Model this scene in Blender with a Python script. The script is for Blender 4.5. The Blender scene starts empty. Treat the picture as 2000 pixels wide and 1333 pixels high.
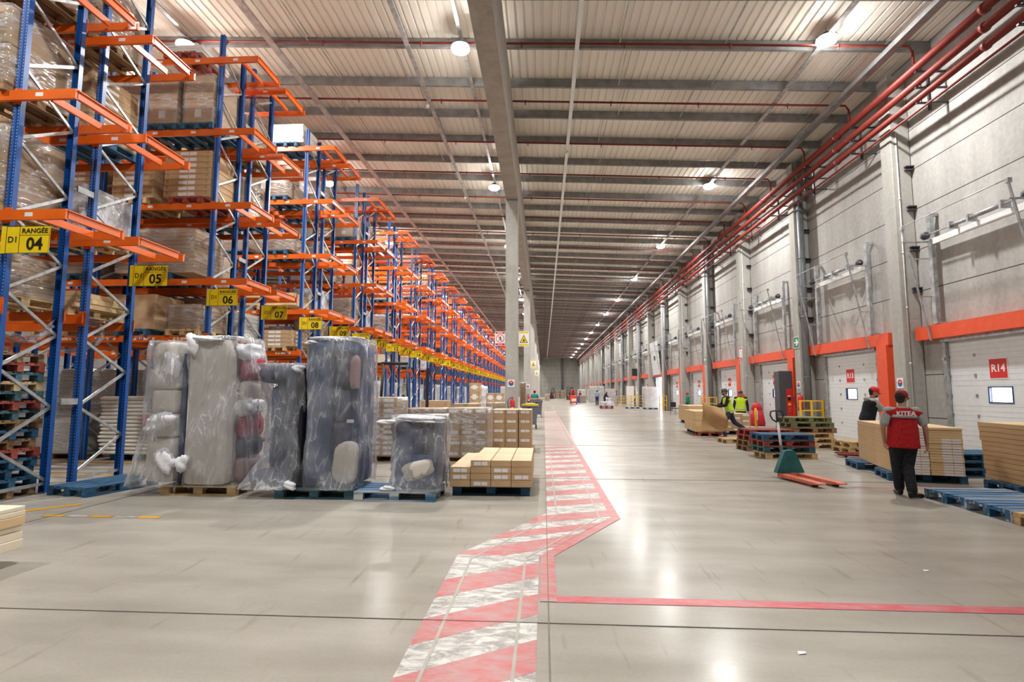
import bpy, math, random
from mathutils import Vector, Matrix
C = bpy.context.scene.collection
S = bpy.context.scene
PI = math.pi
rnd = random.Random(11)

# ------------------------------------------------------------------ camera, world, exposure
F_PX, CAM_H = 1050.0, 1.6
YAW, PITCH, ROLL = 0.058954, 0.093861, 0.0025
cd = bpy.data.cameras.new('camera'); cam = bpy.data.objects.new('camera', cd); C.objects.link(cam)
cd.sensor_width = 36.0; cd.lens = F_PX / 2000 * 36.0; cd.clip_end = 400; cd.clip_start = 0.05
_f = Vector((-math.sin(YAW) * math.cos(PITCH), math.cos(YAW) * math.cos(PITCH), math.sin(PITCH)))
_r = Vector((math.cos(YAW), math.sin(YAW), 0)); _u = _r.cross(_f)
_r2 = _r * math.cos(ROLL) + _u * math.sin(ROLL); _u2 = _u * math.cos(ROLL) - _r * math.sin(ROLL)
cam.matrix_world = Matrix(((_r2.x, _u2.x, -_f.x, 0), (_r2.y, _u2.y, -_f.y, 0), (_r2.z, _u2.z, -_f.z, CAM_H), (0, 0, 0, 1)))
S.camera = cam
w = bpy.data.worlds.new('world'); S.world = w; w.use_nodes = True
w.node_tree.nodes['Background'].inputs[0].default_value = (0.86, 0.93, 1.0, 1)
w.node_tree.nodes['Background'].inputs[1].default_value = 6.0
S.view_settings.view_transform = 'Standard'; S.view_settings.look = 'None'
S.view_settings.exposure = 0.12; S.view_settings.gamma = 1.0; S.view_settings.use_curve_mapping = False
LAMP_W = 300.0          # watts of each high-bay lamp
LAMP_COL = (1.0, 0.99, 0.972)
S.cycles.use_adaptive_sampling = True; S.cycles.adaptive_threshold = 0.02
S.cycles.max_bounces = 7; S.cycles.diffuse_bounces = 4; S.cycles.glossy_bounces = 3
S.cycles.transmission_bounces = 4; S.cycles.transparent_max_bounces = 12
S.cycles.sample_clamp_indirect = 6.0; S.cycles.caustics_reflective = False; S.cycles.caustics_refractive = False

# ------------------------------------------------------------------ helpers
def lin(c):
    c = c / 255.0
    return c / 12.92 if c <= 0.04045 else ((c + 0.055) / 1.055) ** 2.4
def rgb(r, g, b): return (lin(r), lin(g), lin(b), 1.0)
ORD = ['zeroth', 'first', 'second', 'third', 'fourth', 'fifth', 'sixth', 'seventh', 'eighth', 'ninth', 'tenth', 'eleventh', 'twelfth',
       'thirteenth', 'fourteenth', 'fifteenth', 'sixteenth', 'seventeenth', 'eighteenth', 'nineteenth', 'twentieth']
def ordn(i):
    if i <= 20: return ORD[i]
    t = ['', '', 'twenty', 'thirty', 'forty', 'fifty', 'sixty', 'seventy', 'eighty', 'ninety'][i // 10]
    return t + '-' + ORD[i % 10] if i % 10 else {20: 'twentieth', 30: 'thirtieth', 40: 'fortieth', 50: 'fiftieth', 60: 'sixtieth', 70: 'seventieth'}[i]

def word(n):
    a = 'zero one two three four five six seven eight nine ten eleven twelve thirteen fourteen fifteen sixteen seventeen eighteen nineteen'.split()
    if n < 10: return 'zero ' + a[n]
    if n < 20: return a[n]
    t = ['', '', 'twenty', 'thirty', 'forty', 'fifty'][n // 10]
    return t + ('-' + a[n % 10] if n % 10 else '')

class MB:
    """collects faces; build() links them as ONE mesh object"""
    def __init__(s): s.v = []; s.f = []; s.m = []; s.sm = []
    def add(s, vs, fs, mi=0, smooth=False, M=None):
        b = len(s.v)
        s.v += [tuple(M @ Vector(p)) if M is not None else tuple(p) for p in vs]
        for f in fs: s.f.append(tuple(b + i for i in f)); s.m.append(mi); s.sm.append(smooth)
        return s
    def box(s, x0, x1, y0, y1, z0, z1, mi=0, M=None):
        vs = [(x0, y0, z0), (x1, y0, z0), (x1, y1, z0), (x0, y1, z0), (x0, y0, z1), (x1, y0, z1), (x1, y1, z1), (x0, y1, z1)]
        return s.add(vs, [(0, 3, 2, 1), (4, 5, 6, 7), (0, 1, 5, 4), (1, 2, 6, 5), (2, 3, 7, 6), (3, 0, 4, 7)], mi, M=M)
    def cbox(s, x0, x1, y0, y1, z0, z1, c, mi=0, M=None):
        """box with chamfered edges"""
        xs, ys, zs = (x0, x0 + c, x1 - c, x1), (y0, y0 + c, y1 - c, y1), (z0, z0 + c, z1 - c, z1)
        vs = []; idx = {}
        def V(a, b, d):
            k = (a, b, d)
            if k not in idx: idx[k] = len(vs); vs.append((xs[a], ys[b], zs[d]))
            return idx[k]
        fs = []
        for e, q in ((0, -1), (3, 1)):
            fx = [V(e, 1, 1), V(e, 2, 1), V(e, 2, 2), V(e, 1, 2)]; fy = [V(1, e, 1), V(1, e, 2), V(2, e, 2), V(2, e, 1)]; fz = [V(1, 1, e), V(2, 1, e), V(2, 2, e), V(1, 2, e)]
            for ff in (fx, fy, fz): fs.append(tuple(ff if q > 0 else ff[::-1]))
        for ea, ia in ((0, 1), (3, 2)):
            for eb, ib in ((0, 1), (3, 2)):
                fs.append((V(ea, ib, 1), V(ia, eb, 1), V(ia, eb, 2), V(ea, ib, 2)))
                fs.append((V(ea, 1, ib), V(ia, 1, eb), V(ia, 2, eb), V(ea, 2, ib)))
                fs.append((V(1, ea, ib), V(1, ia, eb), V(2, ia, eb), V(2, ea, ib)))
                for ec, ic in ((0, 1), (3, 2)): fs.append((V(ea, ib, ic), V(ia, eb, ic), V(ia, ib, ec)))
        return s.add(vs, fs, mi, M=M)
    def prism(s, poly, a, b, axis='z', mi=0, M=None, smooth=False):
        n = len(poly)
        if axis == 'z': P = lambda p, t: (p[0], p[1], t)
        elif axis == 'x': P = lambda p, t: (t, p[0], p[1])
        else: P = lambda p, t: (p[0], t, p[1])
        vs = [P(p, a) for p in poly] + [P(p, b) for p in poly]
        fs = [tuple(range(n))[::-1], tuple(range(n, 2 * n))] + [(i, (i + 1) % n, n + (i + 1) % n, n + i) for i in range(n)]
        return s.add(vs, fs, mi, smooth, M)
    def tube(s, pts, r, n=8, mi=0, smooth=True, cap=True):
        pts = [Vector(p) for p in pts]; rs = r if isinstance(r, (list, tuple)) else [r] * len(pts)
        vs = []; up = None
        for i, p in enumerate(pts):
            a = pts[max(i - 1, 0)]; c = pts[min(i + 1, len(pts) - 1)]
            t = (c - a).normalized()
            if up is None: up = Vector((0, 0, 1)) if abs(t.z) < .9 else Vector((1, 0, 0))
            x = t.cross(up).normalized(); y = x.cross(t); up = y
            for k in range(n):
                an = 2 * PI * k / n + PI / n
                vs.append(p + (x * math.cos(an) + y * math.sin(an)) * rs[i])
        fs = []
        for i in range(len(pts) - 1):
            for k in range(n): fs.append((i * n + k, i * n + (k + 1) % n, (i + 1) * n + (k + 1) % n, (i + 1) * n + k))
        if cap: fs += [tuple(range(n))[::-1], tuple(range(len(vs) - n, len(vs)))]
        return s.add(vs, fs, mi, smooth)
    def bar(s, a, b, wx, wz, mi=0, side=None):
        """rectangular bar from a to b; side = direction of its width wx"""
        a, b = Vector(a), Vector(b); t = (b - a).normalized()
        sd = Vector(side) if side else (Vector((0, 0, 1)) if abs(t.z) < .9 else Vector((1, 0, 0))).cross(t)
        sd = (sd - t * sd.dot(t)).normalized(); u = t.cross(sd)
        vs = [p + sd * (wx / 2 * i) + u * (wz / 2 * j) for p in (a, b) for i, j in ((-1, -1), (1, -1), (1, 1), (-1, 1))]
        return s.add(vs, [(0, 3, 2, 1), (4, 5, 6, 7), (0, 1, 5, 4), (1, 2, 6, 5), (2, 3, 7, 6), (3, 0, 4, 7)], mi)
    def lathe(s, prof, n=20, mi=0, M=None, smooth=True):
        vs = []; fs = []
        for r, z in prof:
            for k in range(n): vs.append((r * math.cos(2 * PI * k / n), r * math.sin(2 * PI * k / n), z))
        for i in range(len(prof) - 1):
            for k in range(n): fs.append((i * n + k, i * n + (k + 1) % n, (i + 1) * n + (k + 1) % n, (i + 1) * n + k))
        fs += [tuple(range(n))[::-1], tuple(range(len(vs) - n, len(vs)))]
        return s.add(vs, fs, mi, smooth, M)
    def ell(s, c, r, mi=0, n=14, M=None):
        vs = []; fs = []; k2 = n // 2
        for i in range(1, k2):
            t = PI * i / k2
            for k in range(n): vs.append((c[0] + r[0] * math.sin(t) * math.cos(2 * PI * k / n), c[1] + r[1] * math.sin(t) * math.sin(2 * PI * k / n), c[2] + r[2] * math.cos(t)))
        vs += [(c[0], c[1], c[2] + r[2]), (c[0], c[1], c[2] - r[2])]
        for i in range(k2 - 2):
            for k in range(n): fs.append((i * n + k, (i + 1) * n + k, (i + 1) * n + (k + 1) % n, i * n + (k + 1) % n))
        T = len(vs) - 2; L = (k2 - 2) * n
        for k in range(n): fs.append((T, k, (k + 1) % n)); fs.append((T + 1, L + (k + 1) % n, L + k))
        return s.add(vs, fs, mi, True, M)
    def cap_(s, a, b, ra, rb, mi=0, n=12):
        """tapered capsule"""
        a, b = Vector(a), Vector(b); L = (b - a).length
        if L < 1e-5: return s.ell(a, (ra, ra, ra), mi)
        pts = []; rs = []; t = (b - a) / L
        for q in (1.0, .7, .35): pts.append(a - t * ra * math.sin(q * PI / 2)); rs.append(max(ra * math.cos(q * PI / 2), ra * .08))
        for q in (0, .5, 1.0): pts.append(a.lerp(b, q)); rs.append(ra + (rb - ra) * q)
        for q in (.35, .7, 1.0): pts.append(b + t * rb * math.sin(q * PI / 2)); rs.append(max(rb * math.cos(q * PI / 2), rb * .08))
        return s.tube(pts, rs, n, mi)
    def mesh(s, name, mats):
        me = bpy.data.meshes.new(name); me.from_pydata(s.v, [], s.f)
        for m in (mats if isinstance(mats, (list, tuple)) else [mats]): me.materials.append(m)
        me.polygons.foreach_set('material_index', s.m); me.polygons.foreach_set('use_smooth', s.sm); me.update()
        return me
    def build(s, name, mats, parent=None, **k): return link(name, s.mesh(name, mats), parent, **k)

def link(name, me, parent=None, loc=(0, 0, 0), rz=0.0, rot=None, kind=None):
    o = bpy.data.objects.new(name, me); C.objects.link(o); o.location = loc
    o.rotation_euler = rot if rot else (0, 0, rz)
    if parent is not None: o.parent = parent
    if kind: o['kind'] = kind
    return o
def tag(o, label, cat, group=None, kind=None):
    o['label'] = label; o['category'] = cat
    if group: o['group'] = group
    if kind: o['kind'] = kind
    return o
def thing(name, label, cat, loc=(0, 0, 0), rz=0.0, group=None):
    o = bpy.data.objects.new(name, None); C.objects.link(o); o.location = loc; o.rotation_euler = (0, 0, rz); o.empty_display_size = .1
    return tag(o, label, cat, group)
def dup(src, label=None, loc=None, rz=None, group=None):
    r = src.copy(); C.objects.link(r)
    if loc is not None: r.location = loc
    if rz is not None: r.rotation_euler = (0, 0, rz)
    if label: r['label'] = label
    if group: r['group'] = group
    for ch in list(src.children):
        c = ch.copy(); C.objects.link(c); c.parent = r
        for g in ch.children: d = g.copy(); C.objects.link(d); d.parent = c
    return r
TXT = {}
def text_mesh(body, size, mat, bold=0.0, align='CENTER', sx=1.0):
    """lettering lying in the XZ plane, facing -Y"""
    k = (body, size, mat.name, bold, align, sx)
    if k in TXT: return TXT[k]
    cu = bpy.data.curves.new('lettering', 'FONT'); cu.body = body; cu.size = size; cu.align_x = align; cu.align_y = 'CENTER'
    cu.offset = bold * size; cu.extrude = 0.0015; cu.resolution_u = 3
    o = bpy.data.objects.new('t', cu); C.objects.link(o); bpy.context.view_layer.update()
    me = bpy.data.meshes.new_from_object(o.evaluated_get(bpy.context.evaluated_depsgraph_get()))
    me.transform(Matrix.Rotation(PI / 2, 4, 'X') @ Matrix.Diagonal((sx, 1, 1, 1))); me.materials.clear(); me.materials.append(mat); me.name = 'lettering'
    bpy.data.objects.remove(o); TXT[k] = me
    return me

# ------------------------------------------------------------------ materials
def mat_base(name, rough=.6, metal=0.0, spec=.5):
    m = bpy.data.materials.new(name); m.use_nodes = True; nt = m.node_tree; b = nt.nodes['Principled BSDF']
    b.inputs['Roughness'].default_value = rough; b.inputs['Metallic'].default_value = metal; b.inputs['Specular IOR Level'].default_value = spec
    return m, nt, b
def noise_mat(name, c1, c2, scale=5.0, stretch=(1, 1, 1), rough=.6, metal=0.0, bump=0.0, detail=4, contrast=(.35, .65), coord='Object', spec=.5, rvar=0.0):
    m, nt, b = mat_base(name, rough, metal, spec); N = nt.nodes.new; L = nt.links.new
    tc = N('ShaderNodeTexCoord'); mp = N('ShaderNodeMapping'); mp.inputs['Scale'].default_value = stretch
    nz = N('ShaderNodeTexNoise'); nz.inputs['Scale'].default_value = scale; nz.inputs['Detail'].default_value = detail
    cr = N('ShaderNodeValToRGB'); cr.color_ramp.elements[0].position = contrast[0]; cr.color_ramp.elements[1].position = contrast[1]
    cr.color_ramp.elements[0].color = c1; cr.color_ramp.elements[1].color = c2
    L(tc.outputs[coord], mp.inputs[0]); L(mp.outputs[0], nz.inputs[0]); L(nz.outputs[0], cr.inputs[0]); L(cr.outputs[0], b.inputs[0])
    if bump:
        bp = N('ShaderNodeBump'); bp.inputs['Strength'].default_value = bump; bp.inputs['Distance'].default_value = .01
        L(nz.outputs[0], bp.inputs['Height']); L(bp.outputs[0], b.inputs['Normal'])
    if rvar:
        mr = N('ShaderNodeMapRange'); mr.inputs[3].default_value = rough - rvar; mr.inputs[4].default_value = rough + rvar
        L(nz.outputs[0], mr.inputs[0]); L(mr.outputs[0], b.inputs['Roughness'])
    return m
def plain(name, c, rough=.5, metal=0.0, spec=.5, var=.12, scale=6.0):
    c2 = tuple(min(1, v * (1 + var)) for v in c[:3]) + (1,); c1 = tuple(v * (1 - var) for v in c[:3]) + (1,)
    return noise_mat(name, c1, c2, scale, rough=rough, metal=metal, spec=spec, contrast=(.3, .7))
def emis(name, c, st):
    m = bpy.data.materials.new(name); m.use_nodes = True; b = m.node_tree.nodes['Principled BSDF']
    b.inputs[0].default_value = (.9, .9, .9, 1); b.inputs['Emission Color'].default_value = c; b.inputs['Emission Strength'].default_value = st
    return m

def floor_mat():
    m, nt, b = mat_base('polished_concrete', .3); N = nt.nodes.new; L = nt.links.new
    tc = N('ShaderNodeTexCoord')
    def nz(scale, det, st=(1, 1, 1), rz=0):
        mp = N('ShaderNodeMapping'); mp.inputs['Scale'].default_value = st; mp.inputs['Rotation'].default_value = (0, 0, rz); n = N('ShaderNodeTexNoise'); n.inputs['Scale'].default_value = scale; n.inputs['Detail'].default_value = det
        L(tc.outputs['Object'], mp.inputs[0]); L(mp.outputs[0], n.inputs[0]); return n.outputs[0]
    big = nz(.35, 5, (1, 1, 1)); med = nz(1.6, 8, (.5, 1.6, 1), .35); fine = nz(38, 3); sc = nz(3.0, 6, (3, .35, 1), .7)
    cr = N('ShaderNodeValToRGB'); e = cr.color_ramp.elements; e[0].position = .34; e[0].color = rgb(150, 144, 134); e[1].position = .68; e[1].color = rgb(180, 174, 164)
    mx = N('ShaderNodeMath'); mx.operation = 'ADD'; L(big, mx.inputs[0]); L(med, mx.inputs[1])
    hv = N('ShaderNodeMath'); hv.operation = 'MULTIPLY'; hv.inputs[1].default_value = .5; L(mx.outputs[0], hv.inputs[0]); L(hv.outputs[0], cr.inputs[0])
    # scuffs: a darker tone where the scratch noise peaks
    r2 = N('ShaderNodeValToRGB'); r2.color_ramp.elements[0].position = .62; r2.color_ramp.elements[0].color = (1, 1, 1, 1); r2.color_ramp.elements[1].position = .78; r2.color_ramp.elements[1].color = (.74, .71, .67, 1)
    L(sc, r2.inputs[0])
    mu = N('ShaderNodeMixRGB'); mu.blend_type = 'MULTIPLY'; mu.inputs[0].default_value = 1; L(cr.outputs[0], mu.inputs[1]); L(r2.outputs[0], mu.inputs[2])
    r3 = N('ShaderNodeValToRGB'); r3.color_ramp.elements[0].position = .25; r3.color_ramp.elements[0].color = (.93, .93, .93, 1); r3.color_ramp.elements[1].position = .7
    L(fine, r3.inputs[0]); m2 = N('ShaderNodeMixRGB'); m2.blend_type = 'MULTIPLY'; m2.inputs[0].default_value = 1; L(mu.outputs[0], m2.inputs[1]); L(r3.outputs[0], m2.inputs[2])
    L(m2.outputs[0], b.inputs[0])
    mr = N('ShaderNodeMapRange'); mr.inputs[1].default_value = .3; mr.inputs[2].default_value = .7; mr.inputs[3].default_value = .20; mr.inputs[4].default_value = .25
    L(med, mr.inputs[0]); L(mr.outputs[0], b.inputs['Roughness'])
    bp = N('ShaderNodeBump'); bp.inputs['Strength'].default_value = .03; bp.inputs['Distance'].default_value = .01; L(med, bp.inputs['Height']); L(bp.outputs[0], b.inputs['Normal'])
    b.inputs['Specular IOR Level'].default_value = .45
    df = N('ShaderNodeBsdfDiffuse'); L(m2.outputs[0], df.inputs[0]); ms = N('ShaderNodeMixShader'); ms.inputs[0].default_value = .5
    L(df.outputs[0], ms.inputs[1]); L(b.outputs[0], ms.inputs[2]); L(ms.outputs[0], nt.nodes['Material Output'].inputs[0])
    return m
def paint_mat(name, c, wear=(.45, .62), conc=rgb(176, 170, 158), rough=.42, rot=.6):
    """worn floor paint: the bare concrete shows where the film has been scraped away"""
    m, nt, b = mat_base(name, rough); N = nt.nodes.new; L = nt.links.new
    tc = N('ShaderNodeTexCoord'); mp = N('ShaderNodeMapping'); mp.inputs['Rotation'].default_value = (0, 0, rot); mp.inputs['Scale'].default_value = (1.0, 2.2, 1)
    n1 = N('ShaderNodeTexNoise'); n1.inputs['Scale'].default_value = 5.0; n1.inputs['Detail'].default_value = 10; n1.inputs['Roughness'].default_value = .74; n1.inputs['Distortion'].default_value = .7
    L(tc.outputs['Object'], mp.inputs[0]); L(mp.outputs[0], n1.inputs[0])
    cr = N('ShaderNodeValToRGB'); cr.color_ramp.elements[0].position = wear[0]; cr.color_ramp.elements[0].color = c; cr.color_ramp.elements[1].position = wear[1]; cr.color_ramp.elements[1].color = conc
    L(n1.outputs[0], cr.inputs[0]); L(cr.outputs[0], b.inputs[0])
    return m
def conc_mat(name, c1, c2, joint=None, off=0.0, vert=True):
    m, nt, b = mat_base(name, .85, spec=.3); N = nt.nodes.new; L = nt.links.new
    tc = N('ShaderNodeTexCoord')
    mp = N('ShaderNodeMapping'); mp.inputs['Scale'].default_value = (1, 1, .18) if vert else (1, 1, 1)
    n1 = N('ShaderNodeTexNoise'); n1.inputs['Scale'].default_value = 1.6; n1.inputs['Detail'].default_value = 8; n1.inputs['Roughness'].default_value = .62
    L(tc.outputs['Object'], mp.inputs[0]); L(mp.outputs[0], n1.inputs[0])
    n2 = N('ShaderNodeTexNoise'); n2.inputs['Scale'].default_value = 9; n2.inputs['Detail'].default_value = 6; L(tc.outputs['Object'], n2.inputs[0])
    ad = N('ShaderNodeMixRGB'); ad.inputs[0].default_value = .35; L(n1.outputs[0], ad.inputs[1]); L(n2.outputs[0], ad.inputs[2])
    cr = N('ShaderNodeValToRGB'); cr.color_ramp.elements[0].position = .3; cr.color_ramp.elements[0].color = c1; cr.color_ramp.elements[1].position = .7; cr.color_ramp.elements[1].color = c2
    L(ad.outputs[0], cr.inputs[0]); col = cr.outputs[0]
    bp = N('ShaderNodeBump'); bp.inputs['Strength'].default_value = .25; bp.inputs['Distance'].default_value = .01; L(n2.outputs[0], bp.inputs['Height']); L(bp.outputs[0], b.inputs['Normal'])
    if joint:
        sp = N('ShaderNodeSeparateXYZ'); L(tc.outputs['Object'], sp.inputs[0])
        a = N('ShaderNodeMath'); a.operation = 'SUBTRACT'; a.inputs[1].default_value = off - joint / 2; L(sp.outputs[2], a.inputs[0])
        md = N('ShaderNodeMath'); md.operation = 'MODULO'; md.inputs[1].default_value = joint; L(a.outputs[0], md.inputs[0])
        sb = N('ShaderNodeMath'); sb.operation = 'SUBTRACT'; sb.inputs[1].default_value = joint / 2; L(md.outputs[0], sb.inputs[0])
        ab = N('ShaderNodeMath'); ab.operation = 'ABSOLUTE'; L(sb.outputs[0], ab.inputs[0])
        lt = N('ShaderNodeMath'); lt.operation = 'LESS_THAN'; lt.inputs[1].default_value = .012; L(ab.outputs[0], lt.inputs[0])
        mm = N('ShaderNodeMixRGB'); L(lt.outputs[0], mm.inputs[0]); L(col, mm.inputs[1]); mm.inputs[2].default_value = rgb(62, 56, 50); col = mm.outputs[0]
    L(col, b.inputs[0]); return m
def upright_mat():
    """blue enamel with the two rows of punched slots"""
    m, nt, b = mat_base('blue_enamel', .32); N = nt.nodes.new; L = nt.links.new
    tc = N('ShaderNodeTexCoord'); sp = N('ShaderNodeSeparateXYZ'); L(tc.outputs['Object'], sp.inputs[0])
    def M(op, a, bb=None):
        n = N('ShaderNodeMath'); n.operation = op
        if isinstance(a, float): n.inputs[0].default_value = a
        else: L(a, n.inputs[0])
        if bb is not None:
            if isinstance(bb, float): n.inputs[1].default_value = bb
            else: L(bb, n.inputs[1])
        return n.outputs[0]
    fz = M('ABSOLUTE', M('SUBTRACT', M('MODULO', sp.outputs[2], .05), .025)); hz = M('LESS_THAN', fz, .009)
    fx = M('ABSOLUTE', M('SUBTRACT', M('ABSOLUTE', sp.outputs[0]), .036)); hx = M('LESS_THAN', fx, .0055)
    h = M('MULTIPLY', hz, hx)
    nz = N('ShaderNodeTexNoise'); nz.inputs['Scale'].default_value = 2.5; L(tc.outputs['Object'], nz.inputs[0])
    cr = N('ShaderNodeValToRGB'); cr.color_ramp.elements[0].color = rgb(10, 62, 132); cr.color_ramp.elements[1].color = rgb(16, 84, 158); L(nz.outputs[0], cr.inputs[0])
    mx = N('ShaderNodeMixRGB'); L(h, mx.inputs[0]); L(cr.outputs[0], mx.inputs[1]); mx.inputs[2].default_value = rgb(176, 184, 196); L(mx.outputs[0], b.inputs[0])
    return m
def film_mat(name, milk=.1, c=(.86, .89, .96, 1), scale=2.2, st=(1, 1, .45), line=.75, edge=.55, rough=.2, rot=(.2, .5, .3), width=.035, bump=.8):
    """clear stretch film: see-through, whiter along its creases and where it turns away"""
    m, nt, b = mat_base(name, rough, 0, .8); N = nt.nodes.new; L = nt.links.new
    out = nt.nodes['Material Output']; b.inputs[0].default_value = c; tc = N('ShaderNodeTexCoord')
    def math_(op, a, v=None):
        n = N('ShaderNodeMath'); n.operation = op; n.use_clamp = False
        for i, q in enumerate((a, v)):
            if q is None: continue
            if isinstance(q, (int, float)): n.inputs[i].default_value = q
            else: L(q, n.inputs[i])
        return n.outputs[0]
    def crease(sc, st_, ro, w_):
        mp = N('ShaderNodeMapping'); mp.vector_type = 'TEXTURE'; mp.inputs['Scale'].default_value = tuple(1 / q for q in st_); mp.inputs['Rotation'].default_value = ro
        nz = N('ShaderNodeTexNoise'); nz.inputs['Scale'].default_value = sc; nz.inputs['Detail'].default_value = 1.5; nz.inputs['Distortion'].default_value = .1
        L(tc.outputs['Object'], mp.inputs[0]); L(mp.outputs[0], nz.inputs[0])
        d = math_('ABSOLUTE', math_('SUBTRACT', nz.outputs[0], .5))
        mr = N('ShaderNodeMapRange'); mr.inputs[1].default_value = 0; mr.inputs[2].default_value = w_; mr.inputs[3].default_value = 1; mr.inputs[4].default_value = 0; L(d, mr.inputs[0])
        return math_('POWER', mr.outputs[0], 2.0), nz.outputs[0]
    l1, n1 = crease(scale, st, rot, width * 3); l2, n2 = crease(scale * 1.5, (st[0], st[1], st[2] * 1.3), (-rot[0] * 1.4, -rot[1] * 1.6, rot[2] + .4), width * .8)
    big = N('ShaderNodeTexNoise'); big.inputs['Scale'].default_value = 2.2; L(tc.outputs['Object'], big.inputs[0])
    gate = N('ShaderNodeMapRange'); gate.inputs[1].default_value = .4; gate.inputs[2].default_value = .62; L(big.outputs[0], gate.inputs[0])
    ln = math_('MULTIPLY', math_('MAXIMUM', math_('MULTIPLY', l1, .55), math_('MULTIPLY', l2, .8)), math_('ADD', math_('MULTIPLY', gate.outputs[0], .8), .2))
    lw = N('ShaderNodeLayerWeight'); lw.inputs[0].default_value = .35
    ed = math_('MULTIPLY', math_('POWER', lw.outputs['Facing'], 3.5), edge)
    fac = math_('ADD', math_('ADD', math_('MULTIPLY', ln, line), ed), math_('MULTIPLY', math_('ADD', gate.outputs[0], .45), milk)); fac = math_('MINIMUM', fac, .95)
    ht = math_('ADD', math_('ADD', n1, n2), math_('MULTIPLY', ln, .5))
    bp = N('ShaderNodeBump'); bp.inputs['Strength'].default_value = bump; bp.inputs['Distance'].default_value = .04; L(ht, bp.inputs['Height']); L(bp.outputs[0], b.inputs['Normal'])
    gl = N('ShaderNodeBsdfGlossy'); gl.inputs[0].default_value = (1, 1, 1, 1); gl.inputs['Roughness'].default_value = .12; L(bp.outputs[0], gl.inputs['Normal'])
    tr = N('ShaderNodeBsdfTransparent'); tr.inputs[0].default_value = (.97, .975, .98, 1)
    fr = N('ShaderNodeFresnel'); fr.inputs[0].default_value = 1.38
    m0 = N('ShaderNodeMixShader'); L(math_('MULTIPLY', fr.outputs[0], .55), m0.inputs[0]); L(tr.outputs[0], m0.inputs[1]); L(gl.outputs[0], m0.inputs[2])
    mx = N('ShaderNodeMixShader'); L(fac, mx.inputs[0]); L(m0.outputs[0], mx.inputs[1]); L(b.outputs[0], mx.inputs[2]); L(mx.outputs[0], out.inputs[0])
    return m

M = {}
M['floor'] = floor_mat()
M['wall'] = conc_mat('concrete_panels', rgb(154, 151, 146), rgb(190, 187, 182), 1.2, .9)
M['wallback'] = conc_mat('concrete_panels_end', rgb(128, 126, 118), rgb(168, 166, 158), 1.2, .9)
M['column'] = conc_mat('concrete_cast', rgb(156, 153, 146), rgb(186, 183, 176))
M['beam'] = conc_mat('concrete_beam', rgb(150, 144, 134), rgb(182, 176, 166), vert=False)
M['deck'] = noise_mat('roof_sheet', rgb(232, 225, 211), rgb(242, 236, 224), .8, (1, .3, 1), rough=.45, detail=3)
M['purlin'] = noise_mat('galvanised_dull', rgb(124, 124, 124), rgb(150, 150, 149), 3, rough=.5, metal=.25)
M['galv'] = noise_mat('galvanised', rgb(150, 154, 156), rgb(190, 193, 194), 6, rough=.38, metal=.55)
M['tray'] = noise_mat('tray_steel', rgb(150, 148, 145), rgb(186, 184, 181), 6, rough=.45, metal=.3)
M['redpipe'] = plain('red_pipe_paint', rgb(124, 40, 30), .5)
M['blue'] = upright_mat()
M['orange'] = noise_mat('orange_enamel', rgb(214, 92, 20), rgb(232, 108, 28), 2.0, rough=.32)
M['lintel'] = plain('orange_red_paint', rgb(232, 84, 42), .5, var=.06)
M['white'] = plain('white_paint', rgb(232, 233, 232), .45, var=.03)
M['doorw'] = plain('door_skin', rgb(226, 229, 229), .4, var=.03)
M['black'] = plain('black_plastic', rgb(28, 28, 30), .5)
M['dark'] = plain('dark_steel', rgb(66, 66, 72), .45)
M['kiosk'] = plain('charcoal_sheet', rgb(78, 77, 84), .5)
M['yellow'] = plain('yellow_paint', rgb(238, 184, 22), .45, var=.05)
M['signy'] = plain('sign_yellow', rgb(232, 200, 24), .4, var=.04)
M['ink'] = plain('sign_black', rgb(24, 20, 8), .5)
M['signred'] = plain('sign_red', rgb(214, 44, 40), .45, var=.05)
M['signwhite'] = plain('sign_white', rgb(238, 238, 236), .45, var=.02)
M['green'] = plain('sign_green', rgb(28, 122, 72), .45)
M['signblue'] = plain('sign_blue', rgb(40, 96, 180), .45)
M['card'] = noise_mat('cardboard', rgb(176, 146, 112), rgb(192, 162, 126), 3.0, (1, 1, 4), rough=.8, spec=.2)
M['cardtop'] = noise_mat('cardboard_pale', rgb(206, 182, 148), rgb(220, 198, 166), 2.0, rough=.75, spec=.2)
M['carddark'] = noise_mat('cardboard_dull', rgb(150, 124, 96), rgb(168, 140, 110), 3.0, rough=.85, spec=.2)
M['kraft'] = noise_mat('kraft_sheet', rgb(176, 140, 98), rgb(192, 156, 112), 2.5, rough=.8, spec=.2, bump=.3)
M['label'] = noise_mat('paper_label', rgb(208, 208, 210), rgb(232, 232, 232), 300.0, rough=.6, contrast=(.3, .6))
M['seam'] = plain('carton_gap', rgb(96, 72, 50), .9)
M['board'] = noise_mat('cream_board', rgb(222, 208, 184), rgb(236, 224, 202), 1.6, (.2, 1, 1), rough=.7)
M['boardw'] = noise_mat('white_board', rgb(222, 218, 208), rgb(238, 235, 228), 1.6, rough=.6)
M['boardt'] = noise_mat('tan_board', rgb(206, 174, 128), rgb(220, 190, 146), 1.6, (.3, 1, 3), rough=.7)
M['wood'] = noise_mat('raw_wood', rgb(176, 146, 104), rgb(214, 186, 142), 4.0, (.6, 6, 6), rough=.8, spec=.25, bump=.2)
M['woodold'] = noise_mat('old_wood', rgb(112, 88, 66), rgb(160, 132, 100), 4.0, (.6, 6, 6), rough=.85, spec=.2, bump=.2)
M['pblue'] = noise_mat('blue_stained_wood', rgb(24, 68, 102), rgb(58, 108, 142), 5.0, (.6, 5, 5), rough=.7, contrast=(.3, .72), bump=.2)
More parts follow.
